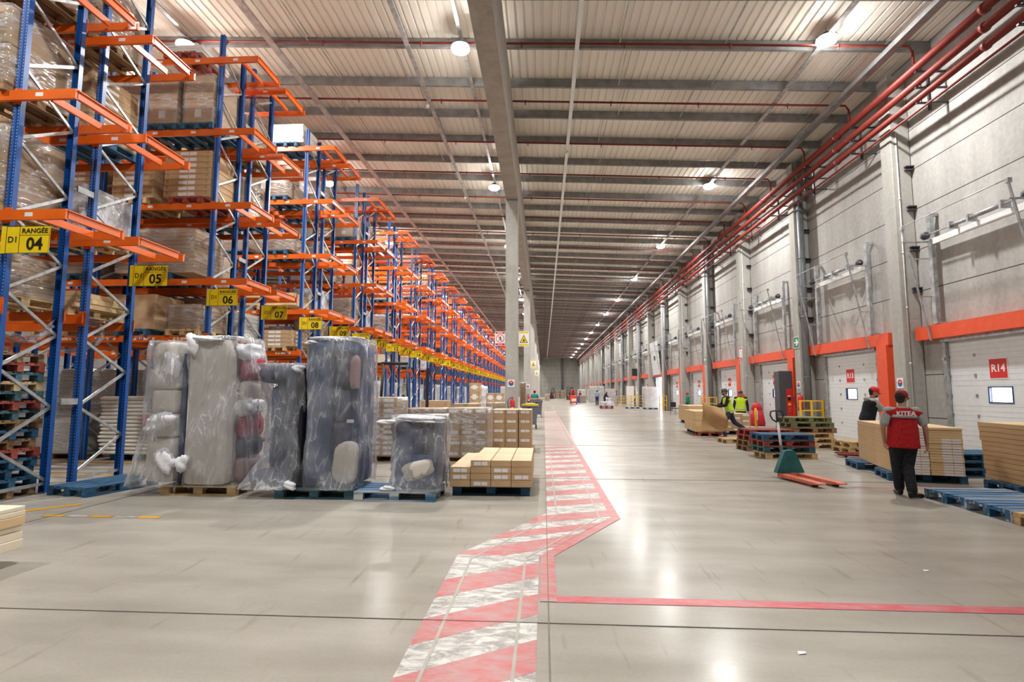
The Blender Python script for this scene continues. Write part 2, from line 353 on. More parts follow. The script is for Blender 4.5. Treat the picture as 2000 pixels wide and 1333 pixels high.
M['pteal'] = noise_mat('teal_stained_wood', rgb(36, 74, 86), rgb(78, 116, 124), 5.0, (.6, 5, 5), rough=.7, contrast=(.3, .72), bump=.2)
M['pred'] = noise_mat('red_stained_wood', rgb(122, 46, 38), rgb(168, 84, 68), 5.0, (.6, 5, 5), rough=.7, contrast=(.3, .72), bump=.2)
M['pblue2'] = noise_mat('worn_blue_wood', rgb(44, 98, 140), rgb(196, 196, 186), 1.9, (.25, 9, 4), rough=.7, contrast=(.50, .64), bump=.2)
M['pgreen'] = noise_mat('olive_stained_wood', rgb(96, 100, 66), rgb(140, 142, 104), 5.0, (.6, 5, 5), rough=.75, bump=.2)
M['foam'] = noise_mat('white_foam_wrap', rgb(222, 224, 230), rgb(246, 246, 250), 40.0, rough=.7, bump=.5)
M['fabg'] = noise_mat('grey_upholstery', rgb(204, 197, 188), rgb(228, 221, 212), 160.0, rough=.95, spec=.15, bump=.2)
M['fabn'] = noise_mat('navy_upholstery', rgb(62, 74, 108), rgb(90, 104, 142), 160.0, rough=.95, spec=.15)
M['fabd'] = noise_mat('charcoal_upholstery', rgb(66, 70, 88), rgb(94, 98, 118), 160.0, rough=.95, spec=.15)
M['fabp'] = noise_mat('crimson_cushion', rgb(150, 38, 62), rgb(188, 66, 84), 120.0, rough=.9, spec=.15)
M['fabr'] = noise_mat('dusty_pink_cushion', rgb(170, 140, 142), rgb(196, 170, 170), 120.0, rough=.9, spec=.15)
M['film'] = film_mat('clear_film', .16, scale=4.2, st=(1.7, 1.7, .22), line=.6, edge=.32, width=.018, bump=.45, rot=(.18, .22, .1))
M['filmload'] = film_mat('stretch_film', .09, scale=4.0, st=(.5, .5, 2.2), line=.6, edge=.3, rot=(.1, .15, .2), width=.022, bump=.55)
M['filmmilk'] = film_mat('milky_film', .45, scale=3, line=.5, edge=.4, rough=.3)
M['skin'] = plain('skin', rgb(176, 128, 104), .6, var=.04)
M['hair'] = plain('dark_hair', rgb(34, 26, 22), .7)
M['trouser'] = noise_mat('black_trousers', rgb(34, 34, 38), rgb(48, 48, 54), 30, rough=.9, spec=.2)
M['trousern'] = noise_mat('navy_trousers', rgb(44, 48, 66), rgb(62, 66, 86), 30, rough=.9, spec=.2)
M['trouserg'] = noise_mat('grey_trousers', rgb(78, 78, 84), rgb(98, 98, 104), 30, rough=.9, spec=.2)
M['vestred'] = noise_mat('red_vest_cloth', rgb(164, 28, 36), rgb(188, 42, 46), 30, rough=.85, spec=.2, bump=.1)
M['capred'] = plain('red_cap_cloth', rgb(150, 34, 40), .85)
M['capbright'] = plain('bright_red_cloth', rgb(214, 40, 44), .8)
M['greytee'] = noise_mat('grey_jersey', rgb(150, 150, 150), rgb(176, 176, 174), 50, rough=.9, spec=.2)
M['blackcloth'] = noise_mat('black_cloth', rgb(30, 32, 38), rgb(44, 46, 54), 30, rough=.9, spec=.2)
M['hiviz'] = plain('lime_vest_cloth', rgb(196, 232, 40), .7, var=.06)
M['reflect'] = plain('reflective_tape', rgb(176, 176, 178), .35, var=.05)
M['greenvest'] = plain('green_vest_cloth', rgb(24, 128, 96), .8)
M['lightblue'] = plain('light_blue_cloth', rgb(150, 176, 214), .85)
M['bluejkt'] = plain('blue_cloth', rgb(36, 96, 176), .8)
M['shoe'] = plain('black_shoe', rgb(20, 20, 22), .5)
M['tanshoe'] = plain('brown_shoe', rgb(116, 84, 62), .7)
M['bingrey'] = plain('grey_bin_plastic', rgb(104, 108, 122), .45)
M['lidyellow'] = plain('yellow_bin_lid', rgb(240, 206, 20), .4)
M['teal'] = noise_mat('teal_enamel', rgb(22, 96, 100), rgb(38, 118, 120), 4, rough=.45, bump=.1)
M['forkor'] = noise_mat('worn_orange_enamel', rgb(206, 94, 66), rgb(230, 132, 104), 5, rough=.5)
M['rubber'] = plain('rubber', rgb(24, 24, 24), .8)
M['trash'] = plain('red_cover_cloth', rgb(186, 26, 44), .55)
M['glassb'] = plain('blue_seal', rgb(50, 70, 130), .4)
M['lamp'] = emis('lamp_lens', (1, .99, .975, 1), 80.0)
M['sky_pane'] = None

# ------------------------------------------------------------------ structure
X_L, X_R, Y_B, Y_F = -34.0, 10.8, -12.0, 160.0
def zb(x): return 11.56 - .045 * x                # underside of the purlins
fl = MB().box(X_L - .3, X_R + 6, Y_B, Y_F + .3, -.3, 0).build('floor', M['floor'], kind='structure')
# saw-cut joints of the slab
M['joint'] = plain('joint_filler', rgb(116, 110, 102), .7)
jn = MB()
for x in (0.03, -6.28, -12.6, 6.5): jn.box(x - .004, x + .004, Y_B, Y_F, 0, .0050)
for k in range(-2, 25): jn.box(X_L, X_R, 3.9 + 6.25 * k - .0045, 3.9 + 6.25 * k + .0045, 0, .0049)
jn.build('floor_joint_line', M['joint'], kind='structure')
# corrugated roof deck, ribs running along the hall
dk = MB(); prof = []
x = X_L - .3
while x < X_R + .25:
    for dx, dz in ((0, 0), (.17, 0), (.185, .045), (.225, .045), (.24, 0)): prof.append((x + dx, dz))
    x += .24
vs = []; fs = []
for (px, dz) in prof:
    z = zb(px) + .30 + dz
    vs += [(px, Y_B, z), (px, Y_F, z)]
for i in range(len(prof) - 1): fs.append((2 * i, 2 * i + 1, 2 * i + 3, 2 * i + 2))
dk.add(vs, fs); dk.build('ceiling', M['deck'], kind='structure')
# an unseen opaque layer added above so no daylight leaks
def slab(name, x0, x1, y0, y1, dz0, dz1, mat):
    v = [(x0, y0, zb(x0) + dz0), (x1, y0, zb(x1) + dz0), (x1, y1, zb(x1) + dz0), (x0, y1, zb(x0) + dz0), (x0, y0, zb(x0) + dz1), (x1, y0, zb(x1) + dz1), (x1, y1, zb(x1) + dz1), (x0, y1, zb(x0) + dz1)]
    return MB().add(v, [(0, 3, 2, 1), (4, 5, 6, 7), (0, 1, 5, 4), (1, 2, 6, 5), (2, 3, 7, 6), (3, 0, 4, 7)]).build(name, mat, kind='structure')
slab('ceiling_light_block', X_L - .3, X_R + .3, Y_B, Y_F + .3, .36, .5, M['deck'])
# purlins: C sections every 2 m
def purlin_mesh():
    p = MB(); h, wd, t = .28, .085, .008
    prof = [(0, 0), (wd, 0), (wd, .03), (wd - t, .03), (wd - t, t), (t, t), (t, h - t), (wd - t, h - t), (wd - t, h - .03), (wd, h - .03), (wd, h), (0, h)]
    n = len(prof)
    for xa, xb in ((X_L, X_R),):
        v = [(xa, y, zb(xa) + z) for y, z in prof] + [(xb, y, zb(xb) + z) for y, z in prof]
        p.add(v, [tuple(range(n)), tuple(range(n, 2 * n))[::-1]] + [(i, n + i, n + (i + 1) % n, (i + 1) % n) for i in range(n)])
    return p.mesh('ceiling_purlin', M['purlin'])
pm = purlin_mesh()
for k in range(-6, 73): link('ceiling_purlin', pm, loc=(0, 14.8 + 2.0 * k, 0), kind='structure')
# sag rods between purlins
sr = MB()
sr.box(-.012, .012, 0, 2.0, .06, .085)
srm = sr.mesh('ceiling_sag_bar', M['galv'])
for k in range(-1, 24):
    for j, x0 in enumerate((-14.2, -10.6, -7.2, -4.4, 2.2, 4.9, 9.0)):
        if (k + j) % 2 == 0 or k < 6: link('ceiling_sag_bar', srm, loc=(x0 + .25 * ((k * 7 + j) % 3), 14.85 + 2 * k, zb(x0)), kind='structure')
# concrete spine beam + columns between the two naves
MB().box(-1.53, -1.03, Y_B, Y_F, 9.5, 11.44).build('spine_beam', M['beam'], kind='structure')
for k, y in enumerate((1.5 - 1.0, 21.5, 41.5, 61.5, 81.5, 101.5, 121.5, 141.5)):
    if y < 5: continue
    b = MB(); b.cbox(-1.54, -1.03, y, y + .5, 0, 9.5, .025); b.cbox(-1.62, -.95, y - .06, y + .56, 9.2, 9.5, .02) if False else None
    b.build('concrete_column', M['column'], kind='structure')
# right wall with dock openings
D_FAR, D_PITCH, D_W, D_H = 15.05, 6.2, 3.32, 3.05
rw = MB(); ys = Y_B
doors = [k for k in range(0, 22)]
for k in doors:
    y1 = D_FAR + D_PITCH * k; y0 = y1 - D_W
    rw.box(X_R, X_R + .25, ys, y0, 0, D_H + .02); ys = y1
rw.box(X_R, X_R + .25, ys, Y_F, 0, D_H + .02); rw.box(X_R, X_R + .25, Y_B, Y_F, D_H + .02, 12.2)
rw.build('wall_right', M['wall'], kind='structure')
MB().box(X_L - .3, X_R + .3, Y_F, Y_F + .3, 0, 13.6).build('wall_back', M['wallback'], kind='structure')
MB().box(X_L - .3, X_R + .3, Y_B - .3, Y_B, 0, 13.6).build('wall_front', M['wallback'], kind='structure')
MB().box(X_L - .3, X_L, Y_B, Y_F, 0, 13.6).build('wall_left', M['wall'], kind='structure')
for k in range(-2, 24):
    y = 15.9 + D_PITCH * k
    MB().cbox(10.25, 10.79, y, y + .5, 0, 11.05, .02).build('wall_column', M['column'], kind='structure')
MB().box(5.2, 5.9, Y_F - .5, Y_F, 0, 12).build('back_wall_column', M['dark'], kind='structure')

# ------------------------------------------------------------------ floor markings
def clip(poly, a, b, c):      # keep a*x+b*y<=c
    out = []
    for i in range(len(poly)):
        p, q = poly[i], poly[(i + 1) % len(poly)]
        dp, dq = a * p[0] + b * p[1] - c, a * q[0] + b * q[1] - c
        if dp <= 0: out.append(p)
        if (dp < 0 < dq) or (dq < 0 < dp): t = dp / (dp - dq); out.append((p[0] + (q[0] - p[0]) * t, p[1] + (q[1] - p[1]) * t))
    return out
def flat(mb, poly, z=.002):
    if len(poly) >= 3: mb.add([(p[0], p[1], z) for p in poly], [tuple(range(len(poly)))])
M['pr'] = paint_mat('worn_red_floor_paint', rgb(192, 78, 80), (.38, .66), rgb(172, 140, 134))
M['pw'] = paint_mat('worn_white_floor_paint', rgb(210, 207, 200), (.43, .57), rgb(146, 139, 132), rot=-.5)
M['py'] = paint_mat('yellow_floor_paint', rgb(222, 160, 20), (.6, .85))
M['pr2'] = paint_mat('red_floor_line', rgb(192, 62, 72), (.42, .8), rgb(180, 136, 134), rot=.9)
red, wht = MB(), MB()
bands = []
for j in range(0, 4): bands.append((3.11 - .02 + .79 * j + .546, 2.80 + .79 * j + .50, .65))      # (top, bottom at x=0, slope)
S1 = [(-.85, 1.6), (-.05, 1.6), (-.05, 5.42), (-.85, 5.42)]
S2 = [(-.85, 5.42), (-.05, 5.42), (.85, 7.12), (.03, 7.3)]
S3 = [(.03, 7.3), (.85, 7.12), (.85, 16), (.03, 16)]; S4 = [(.03, 16), (.85, 16), (.85, 44), (.03, 44)]; faint = MB(); fred = MB()
def stripes(reg, bl, wm=None, rm=None):
    flat(wm or wht, reg, .0018)
    for top, bot, sl in bl:
        p = clip(clip(reg, -sl, 1, top), sl, -1, -bot); flat(rm or red, p, .0026)
b1 = [(3.68 + .79 * j, 3.28 + .79 * j, .65) for j in range(-3, 3)]
stripes(S1, b1)
stripes(S2, [(5.27, 4.92, .62), (6.04, 5.66, .62), (6.52, 6.24, .46), (7.16, 6.80, .42)])
stripes(S3, [(7.16, 6.80, .42), (8.05, 7.68, .38), (8.85, 8.47, .36)] + [(9.75 + .86 * j, 9.33 + .86 * j, .36) for j in range(0, 9)])
stripes(S4, [(9.75 + .86 * j, 9.33 + .86 * j, .36) for j in range(5, 41)], faint, fred)
fred.build('floor_marking_faint_red', paint_mat('faint_red_floor_paint', rgb(188, 128, 122), (.35, .62), rgb(172, 154, 145)), kind='structure')
faint.build('floor_marking_faint', paint_mat('faint_white_floor_paint', rgb(170, 162, 150), (.3, .6), rgb(154, 146, 134)), kind='structure')
def strip(mb, a, b, wd, z=.003, ext=0):
    a, b = Vector((a[0], a[1], 0)), Vector((b[0], b[1], 0)); t = (b - a).normalized(); n = Vector((-t.y, t.x, 0)) * wd / 2
    flat(mb, [(a - n)[:2], (b - n)[:2], (b + n)[:2], (a + n)[:2]], z)
edge = MB(); strip(edge, (.905, 7.04), (.905, 15), .11, .0034); fe = MB(); strip(fe, (.92, 15), (.9, 60), .1, .0034); fe.build('floor_marking_far_edge', bpy.data.materials['faint_red_floor_paint'], kind='structure'); strip(edge, (.925, 7.11), (.0, 5.38), .12, .0040); strip(edge, (.03, 5.44), (.03, 4.28), .13, .0046)
red.build('floor_marking_red', M['pr'], kind='structure'); wht.build('floor_marking_white', M['pw'], kind='structure'); edge.build('floor_marking_edge', M['pr'], kind='structure')
seam = MB()   # bare strips left by the tape edges
for xa in (-.70, -.18): strip(seam, (xa, 2), (xa, 5.3), .022, .004)
strip(seam, (-.70, 5.3), (.16, 7.2), .022, .004); strip(seam, (-.18, 5.35), (.68, 7.05), .022, .004)
strip(seam, (.16, 7.2), (.16, 60), .02, .004); strip(seam, (.70, 7.05), (.70, 60), .02, .004)
seam.build('floor_marking_seam', plain('bare_concrete_strip', rgb(170, 163, 150), .5), kind='structure')
rl = MB(); strip(rl, (.09, 4.34), (X_R - .1, 4.34), .13, .003); rl.build('floor_line_red', M['pr2'], kind='structure')
rl2 = MB(); strip(rl2, (5.2, 9.62), (X_R - .1, 9.62), .09, .003); rl2.build('floor_line_faint_red', paint_mat('faint_red_line', rgb(196, 120, 116), (.45, .7)), kind='structure')
yl = MB(); strip(yl, (-12.5, 6.80), (-6.86, 6.93), .11); strip(yl, (-6.88, 6.92), (-6.52, 7.42), .12, .0036)
strip(yl, (-30, 9.98), (-8.0, 9.98), .11); strip(yl, (-30, 11.66), (-4.6, 11.66), .13)
for k in range(1, 22):
    y0 = 7.22 + 4.755 * k; strip(yl, (-30, y0 + 2.39 + .35), (-7.2, y0 + 2.39 + .35), .1); strip(yl, (-30, y0 + 4.755 - .32), (-7.0, y0 + 4.755 - .32), .1)
yl.build('floor_line_yellow', M['py'], kind='structure')
for i in range(5):
    d = MB(); xa = -6.42 + .32 * i; d.add([(xa, 6.66, .003), (xa + .29, 6.66, .003), (xa + .29, 6.755, .003), (xa, 6.755, .003)], [(0, 1, 2, 3)])
    d.build('floor_dash', M['py'] if i % 2 == 0 else M['pw'], kind='structure')

# ------------------------------------------------------------------ pallets and loads
def pallet_mesh(mat, L=1.2, W=.8):
    p = MB(); r = rnd.uniform
    for i in range(5): 
        wd = .13 if i in (0, 2, 4) else .105; yc = -W / 2 + .07 + i * (W - .14) / 4
        p.box(-L / 2, L / 2, yc - wd / 2, yc + wd / 2, .122, .144)
    for xc in (-L / 2 + .07, 0, L / 2 - .07): p.box(xc - .07, xc + .07, -W / 2, W / 2, .1, .1215)
    for xc in (-L / 2 + .07, 0, L / 2 - .07):
        for yc in (-W / 2 + .05, 0, W / 2 - .05): p.box(xc - .068, xc + .068, yc - .049, yc + .049, .022, .0995)
    for yc in (-W / 2 + .05, 0, W / 2 - .05): p.box(-L / 2, L / 2, yc - .05, yc + .05, 0, .0215)
    return p.mesh('wooden_pallet', mat)
PM = {k: pallet_mesh(M[m]) for k, m in (('blue', 'pblue'), ('teal', 'pteal'), ('red', 'pred'), ('wood', 'wood'), ('old', 'woodold'), ('olive', 'pgreen'), ('worn', 'pblue2'))}
PNAME = {'blue': 'blue', 'teal': 'teal-blue', 'red': 'red', 'wood': 'bare wood', 'old': 'weathered brown', 'olive': 'olive', 'worn': 'worn pale-blue'}
def pallet(col, label, loc, rz=0.0, group='wooden pallets'):
    o = link('wooden_pallet', PM[col], loc=loc, rz=rz); return tag(o, label, 'pallet', group)
def carton_mesh(wx, wy, h, label='front', mat='card', top='cardtop', tape=True):
    """one shut carton: origin at the middle of its base"""
    b = MB(); b.cbox(-wx / 2, wx / 2, -wy / 2, wy / 2, 0, h, min(.006, h * .08), 0)
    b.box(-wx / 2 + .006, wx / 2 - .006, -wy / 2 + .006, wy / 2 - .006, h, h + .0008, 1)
    if 'front' in label or 'all' in label:
        lw = min(wx * .34, .2); lh = min(h * .55, .1)
        b.box(-lw, lw * .05, -wy / 2 - .0015, -wy / 2, h * .5 - lh / 2, h * .5 + lh / 2, 2); b.box(lw * .15, lw, -wy / 2 - .0015, -wy / 2, h * .5 - lh / 2, h * .5 + lh / 2, 2)
    if 'small' in label:
        b.box(-.1, .1, -wy / 2 - .006, -wy / 2 + .003, h * .25, h * .75, 2)
    if 'all' in label or 'side' in label:
        b.box(wx / 2, wx / 2 + .0015, -wy * .3, wy * .02, h * .3, h * .7, 2)
    if tape and h > .09:
        for s in (-1, 1): b.box(s * wx * .42 - .02, s * wx * .42 + .02, -wy / 2 - .001, -wy / 2, h * .55, h, 3)
    return b.mesh('carton', [M[mat], M[top], M['label'], M['carddark']])
CM = {}
def carton(key, label, loc, rz=0.0, group=None, **kw):
    if key not in CM: CM[key] = carton_mesh(*key[:3], **dict(key[3:]))
    return tag(link('carton', CM[key], loc=loc, rz=rz), label, 'carton', group)
def skin_box(mb, wx, wy, h, amp=.012, n=8, seed=0, flare=0.0, mi=0):
    """a slightly slack film skin round a box, origin at middle of base"""
    r = random.Random(seed); per = []
    for s in range(n): per.append((-wx / 2 + wx * s / n, -wy / 2))
    for s in range(n): per.append((wx / 2, -wy / 2 + wy * s / n))
    for s in range(n): per.append((wx / 2 - wx * s / n, wy / 2))
    for s in range(n): per.append((-wx / 2, wy / 2 - wy * s / n))
    m = 9; vs = []; N_ = len(per)
    for j in range(m + 1):
        z = h * j / m; e = 1.0 + (.0 if j < m else -.01)
        for (a, b) in per:
            d = r.uniform(.3, 1) * amp; L = math.hypot(a, b)
            vs.append((a * e + a / L * d, b * e + b / L * d, z + r.uniform(-.004, .004)))
    fs = [(j * N_ + k, j * N_ + (k + 1) % N_, (j + 1) * N_ + (k + 1) % N_, (j + 1) * N_ + k) for j in range(m) for k in range(N_)]
    c = len(vs); vs.append((0, 0, h + .006)); fs += [(m * N_ + k, m * N_ + (k + 1) % N_, c) for k in range(N_)]
    return mb.add(vs, fs, mi, True)
WL = {}
def wrapped_load(kind, label, loc, rz=0.0, group='film-wrapped loads on the racks'):
    """cartons or boards bound by stretch film: one thing; parts are its cartons and its film"""
    if kind in WL: return dup(WL[kind], label, loc, rz, group)
    t = thing('wrapped_load', label, 'wrapped load', loc, rz, group); WL[kind] = t
    typ, wx, wy, h = kind[:4]
    if typ == 'boxes':
        for i, sx in enumerate((-1, 1)):
            for j in range(2):
                me = MB().cbox(-wx / 4 + .004, wx / 4 - .004, -wy / 2, wy / 2, 0, h / 2 - .004, .01).mesh('carton', M['card'])
                link('carton', me, t, loc=(sx * wx / 4, 0, j * h / 2))
    elif typ in ('big', 'bigw'):
        for j in range(2):
            b = MB().cbox(-wx / 2, wx / 2, -wy / 2, wy / 2, 0, h / 2 - .004, .012); b.box(-.08, .08, -wy / 2 - .002, -wy / 2, h * .12, h * .28, 1) if j == 0 else None
            link('carton', b.mesh('carton', [M['card' if typ == 'big' else 'boardw'], M['label']]), t, loc=(0, 0, j * h / 2))
    elif typ == 'flats':
        n = max(3, int(h / .09))
        for j in range(n): link('board', MB().cbox(-wx / 2 + rnd.uniform(0, .02), wx / 2 - rnd.uniform(0, .02), -wy / 2, wy / 2, 0, h / n - .004, .006).mesh('board', M['card'] if kind[4] == 'c' else M['boardw']), t, loc=(0, 0, j * h / n))
    elif typ == 'lump':
        b = MB(); r = random.Random(3)
        for j in range(5): b.ell((0, 0, h * (j + .5) / 5), (wx * .52, wy * .5, h * (.1 if j == 0 else .16)))
        link('bundle', b.mesh('bundle', M['boardw']), t)
    f = MB(); skin_box(f, wx + .02, wy + .02, h + .02, .015, 8, hash(kind[:4]) % 97 if False else int(wx * 100 + h * 10)); link('film', f.mesh('film', M['filmload'] if typ != 'lump' else M['filmmilk']), t)
    return t

# ------------------------------------------------------------------ pallet racks
RX = -7.8; BAY = 2.8; OFF = (0.0, .91, 1.40, 2.39); Y0 = 7.22; GP = 4.755
LV = [2.80, 4.13, 5.95, 7.77, 9.58]      # middle of the beams of each level
BH = .15
upr = MB()      # open omega section
prof = [(-.055, -.04), (-.022, -.04), (-.014, -.026), (.014, -.026), (.022, -.04), (.055, -.04), (.055, .04), (.049, .04), (.049, -.033), (.026, -.033), (.018, -.019), (-.018, -.019), (-.026, -.033), (-.049, -.033), (-.049, .04), (-.055, .04)]
upr.prism(prof, 0, 10.26)
upm = upr.mesh('upright', M['blue']); fpm = MB().box(-.09, .09, -.07, .07, 0, .012).mesh('foot_plate', M['galv'])
def beam_mesh(x0, x1, posts, stick=True):
    b = MB(); h = BH / 2
    # stepped box section
    b.prism([(-.025, -h), (.025, -h), (.025, h - .035), (.004, h - .035), (.004, h), (-.025, h)], x0, x1, 'x', 0)
    for px in posts: b.box(px - .07, px + .07, .0255, .031, -.11, .13, 0)
    if stick:
        x = x1 - .62
        while x > x0 + .4: b.box(x, x + .12, -.0265, -.025, -.03, .03, 1); x -= .95
    return b.mesh('beam', [M['orange'], M['label']])
bm_end = beam_mesh(RX - BAY, -6.85, (RX, RX - BAY)); bm_end_n = beam_mesh(RX - BAY, -6.85, (RX, RX - BAY), False)
bm_low = beam_mesh(RX - BAY, RX + .05, (RX, RX - BAY)); bm_mid = beam_mesh(RX - 2 * BAY, RX - BAY, (RX - 2 * BAY,)); bm_mid_n = beam_mesh(RX - 2 * BAY, RX - BAY, (RX - 2 * BAY,), False)
cross_m = MB().box(-.02, .02, .03, .91 + .0, -.055, .055).mesh('cross_bar', M['orange'])
end_m = MB().prism([(-.035, -.06), (.02, -.06), (.02, .05), (.045, .05), (.045, .065), (-.035, .065)], -.02, .95, 'y').mesh('end_bar', M['orange'])
M['stk'] = noise_mat('coloured_stickers', rgb(60, 90, 170), rgb(232, 226, 190), 14, rough=.5, contrast=(.48, .52))
stk_m = MB()
for i in range(3):
    for q in range(6): stk_m.box(-.5 + i * .95 + q * .09, -.44 + i * .95 + q * .09, -.028, -.0262, -.03, .03)
stk_m = stk_m.mesh('sticker_strip', M['stk'])
br_m = {}
def brace(parent, x, ya, za, yb, zb_, name='brace'):
    k = (round(yb - ya, 3), round(zb_ - za, 3), name)
    if k not in br_m:
        b = MB(); b.bar((0, 0, 0), (0, yb - ya, zb_ - za), .022, .045, 0, (1, 0, 0)); b.bar((-.012, 0, 0.0), (-.012, yb - ya, zb_ - za), .004, .05, 0, (1, 0, 0)); br_m[k] = b.mesh(name, M['galv'])
    return link(name, br_m[k], parent, loc=(x, ya, za))
lat_m = {}
def lattice(parent, x, ya, yb, outer_first):
    k = (round(ya, 3), round(yb, 3), outer_first)
    if k not in lat_m:
        b = MB(); inn = [.2 + 1.135 * i for i in range(9)]; out = [.8 + 1.135 * i for i in range(9)]
        yo, yi = (ya, yb) if outer_first else (yb, ya)
        for i in range(9):
            b.bar((0, yi, inn[i]), (0, yo, out[i]), .022, .045, 0, (1, 0, 0))
            if i < 8: b.bar((0, yo, out[i]), (0, yi, inn[i + 1]), .022, .045, 0, (1, 0, 0))
        b.bar((0, yo, .15), (0, yi, .15), .022, .045, 0, (1, 0, 0)); lat_m[k] = b.mesh('lattice_bracing', M['galv'])
    link('lattice_bracing', lat_m[k], parent, loc=(x, 0, 0))
def rack_row(k, half):
    """half 0: the near row of a back-to-back pair, 1: the far row"""
    num = 4 + 2 * k + half; y = Y0 + GP * k
    ya, yb = (OFF[0], OFF[1]) if half == 0 else (OFF[2], OFF[3])
    t = thing('pallet_rack', f'tall blue and orange pallet rack whose aisle post carries sign number {word(num)}', 'pallet rack', (0, y, 0), 0, 'pallet rack rows')
    nb = {0: 2, 1: 3, 2: 3, 3: 3, 4: 2, 5: 2}.get(k, 2 if k < 9 else 1)
    for j in range(nb + 1):
        x = RX - BAY * j
        for yy, r in ((ya, 0), (yb, PI)):
            if k > 8 and j == nb and half == 0 and False: continue
            u = link('upright', upm, t, loc=(x, yy, .012), rz=r)
            if k < 4: link('foot_plate', fpm, u, loc=(0, 0, -.012))
        if k < 2 and j < 2:
            inn = [.2 + 1.135 * i for i in range(9)]; out = [.8 + 1.135 * i for i in range(9)]
            yo, yi = (ya, yb) if half == 0 else (yb, ya)
            for i in range(9):
                brace(t, x, yi, inn[i], yo, out[i])
                if i < 8: brace(t, x, yo, out[i], yi, inn[i + 1])
            brace(t, x, yo, .15, yi, .15, 'bottom_tie')
        else: lattice(t, x, ya, yb, half == 0)
    for li, z in enumerate(LV):
        for yy, r in ((ya - .068, 0), (yb + .068, 1)):
            for j in range(nb):
                if j == 0: me = bm_low if li == 0 else (bm_end if r == 0 else bm_end_n)
                else: me = bm_mid if r == 0 else bm_mid_n
                if r: o = link('beam', me, t, loc=(0, yy, z)); o.scale = (1, -1, 1)
                else: o = link('beam', me, t, loc=(0, yy, z))
                if j > 1: o.location.x = -BAY * (j - 1)
            if li == 0 and k in (1, 2, 3) and r == 0:
                for j in range(2): link('sticker_strip', stk_m, t, loc=(RX - BAY + .65 - BAY * j, yy, z))
        if li > 0:
            link('end_bar', end_m, t, loc=(-6.87, ya - .04, z)); 
            link('cross_bar', cross_m, t, loc=(-7.28, ya - .05, z - .02))
    return t
NG = 22
for k in range(NG):
    for h in (0, 1):
        t = rack_row(k, h)
    if k < 6:
        for z in (1.42, 4.95, 8.5):
            for j in range(2 if k < 3 else 1):
                sp = MB().box(-.012, .012, .075, .39, -.05, .05).mesh('row_spacer', M['galv'])
                link('row_spacer', sp, t, loc=(RX - BAY * j + .06, OFF[1] + .03, z))
# yellow row signs
def sign_mesh():
    b = MB(); W_, H_ = .66, .40
    b.box(0, W_, -.004, .004, 0, H_, 0)
    for (a, c, z0, z1) in ((0, W_, 0, .006), (0, W_, H_ - .006, H_), (.0, .007, 0, H_), (W_ - .006, W_, 0, H_), (.2, .207, 0, H_), (.2, W_, .262, .268)): b.box(a, c, -.0055, -.004, z0, z1, 1)
    b.box(-.07, 0.0, -.012, -.004, .0, H_, 0)
    return b.mesh('sign_plate', [M['signy'], M['ink']])
sgm = sign_mesh()
for k in range(NG):
    for h in (0, 1):
        num = 4 + 2 * k + h; y = Y0 + GP * k + (OFF[0] - .08 if h == 0 else OFF[3] + .0)
        t = thing('row_sign', f'yellow aisle sign reading {word(num)} under the first overhanging beam', 'sign', (RX + .07 if h == 0 else RX + .07, y - (.0 if h == 0 else .05), 3.56), 0, 'yellow row signs')
        link('sign_plate', sgm, t)
        link('lettering', text_mesh(f'{num:02d}', .25, M['ink'], .02), t, loc=(.44, -.007, .13))
        if k < 12:
            link('lettering', text_mesh('D1', .125, M['ink'], .004), t, loc=(.105, -.007, .2)); link('lettering', text_mesh('RANG\u00c9E', .098, M['ink'], .012, sx=1.08), t, loc=(.435, -.007, .325))
print('racks', len(bpy.data.objects))

# ------------------------------------------------------------------ lamps
def lamp_proto():
    t = thing('high_bay_lamp', 'x', 'lamp', (0, 0, 0), 0, 'round high-bay lamps')
    MB().lathe([(.03, .16), (.09, .15), (.12, .1), (.21, .06), (.265, .02), (.265, 0), (.2, -.005)], 20).build('lamp_housing', M['dark'], t)
    link('lamp_lens', MB().lathe([(.25, -.006), (.262, -.05), (.24, -.11), (.17, -.155), (.02, -.175)], 20).mesh('lamp_lens', M['lamp']), t)
    link('hanger', MB().tube([(0, 0, .15), (0, 0, .32)], .012, 6).mesh('hanger', M['galv']), t)
    return t
lp = lamp_proto(); nl = 0
LZ = dict(right=11.17, mid=11.30, racks=11.68, far=12.12)
LROWS = [(7.69, 'right tray', 'right'), (-2.32, 'tray beside the spine beam', 'mid'), (-10.4, 'tray over the racks', 'racks'), (-19.5, 'far left tray', 'far')]
for (x, nm, q) in LROWS:
    i = 0
    for k in range(-2, 14):
        y = 14.23 + 10.42 * k; i += 1
        if (q == 'far' and k % 2) or k == -2: continue
        lb = f'round high-bay lamp on the {nm}, {ordn(i)} along the hall'
        if nl == 0: o = lp; o['label'] = lb; o.location = (x, y, LZ[q])
        else: o = dup(lp, lb, (x, y, LZ[q]))
        nl += 1
        ld = bpy.data.lights.get('lamp_light') or bpy.data.lights.new('lamp_light', 'AREA')
        ld.shape = 'DISK'; ld.size = .36; ld.energy = LAMP_W; ld.color = LAMP_COL; ld.spread = PI
        lo = bpy.data.objects.new('lamp_light', ld); C.objects.link(lo); lo.parent = o; lo.location = (0, 0, -.185)
        # added point light hung below each lens to brighten the roof
        pd = bpy.data.lights.get('roof_fill_light') or bpy.data.lights.new('roof_fill_light', 'POINT')
        pd.energy = LAMP_W * .09; pd.shadow_soft_size = .16; pd.color = LAMP_COL
        po = bpy.data.objects.new('roof_fill_light', pd); C.objects.link(po); po.parent = o; po.location = (0, 0, -.36)
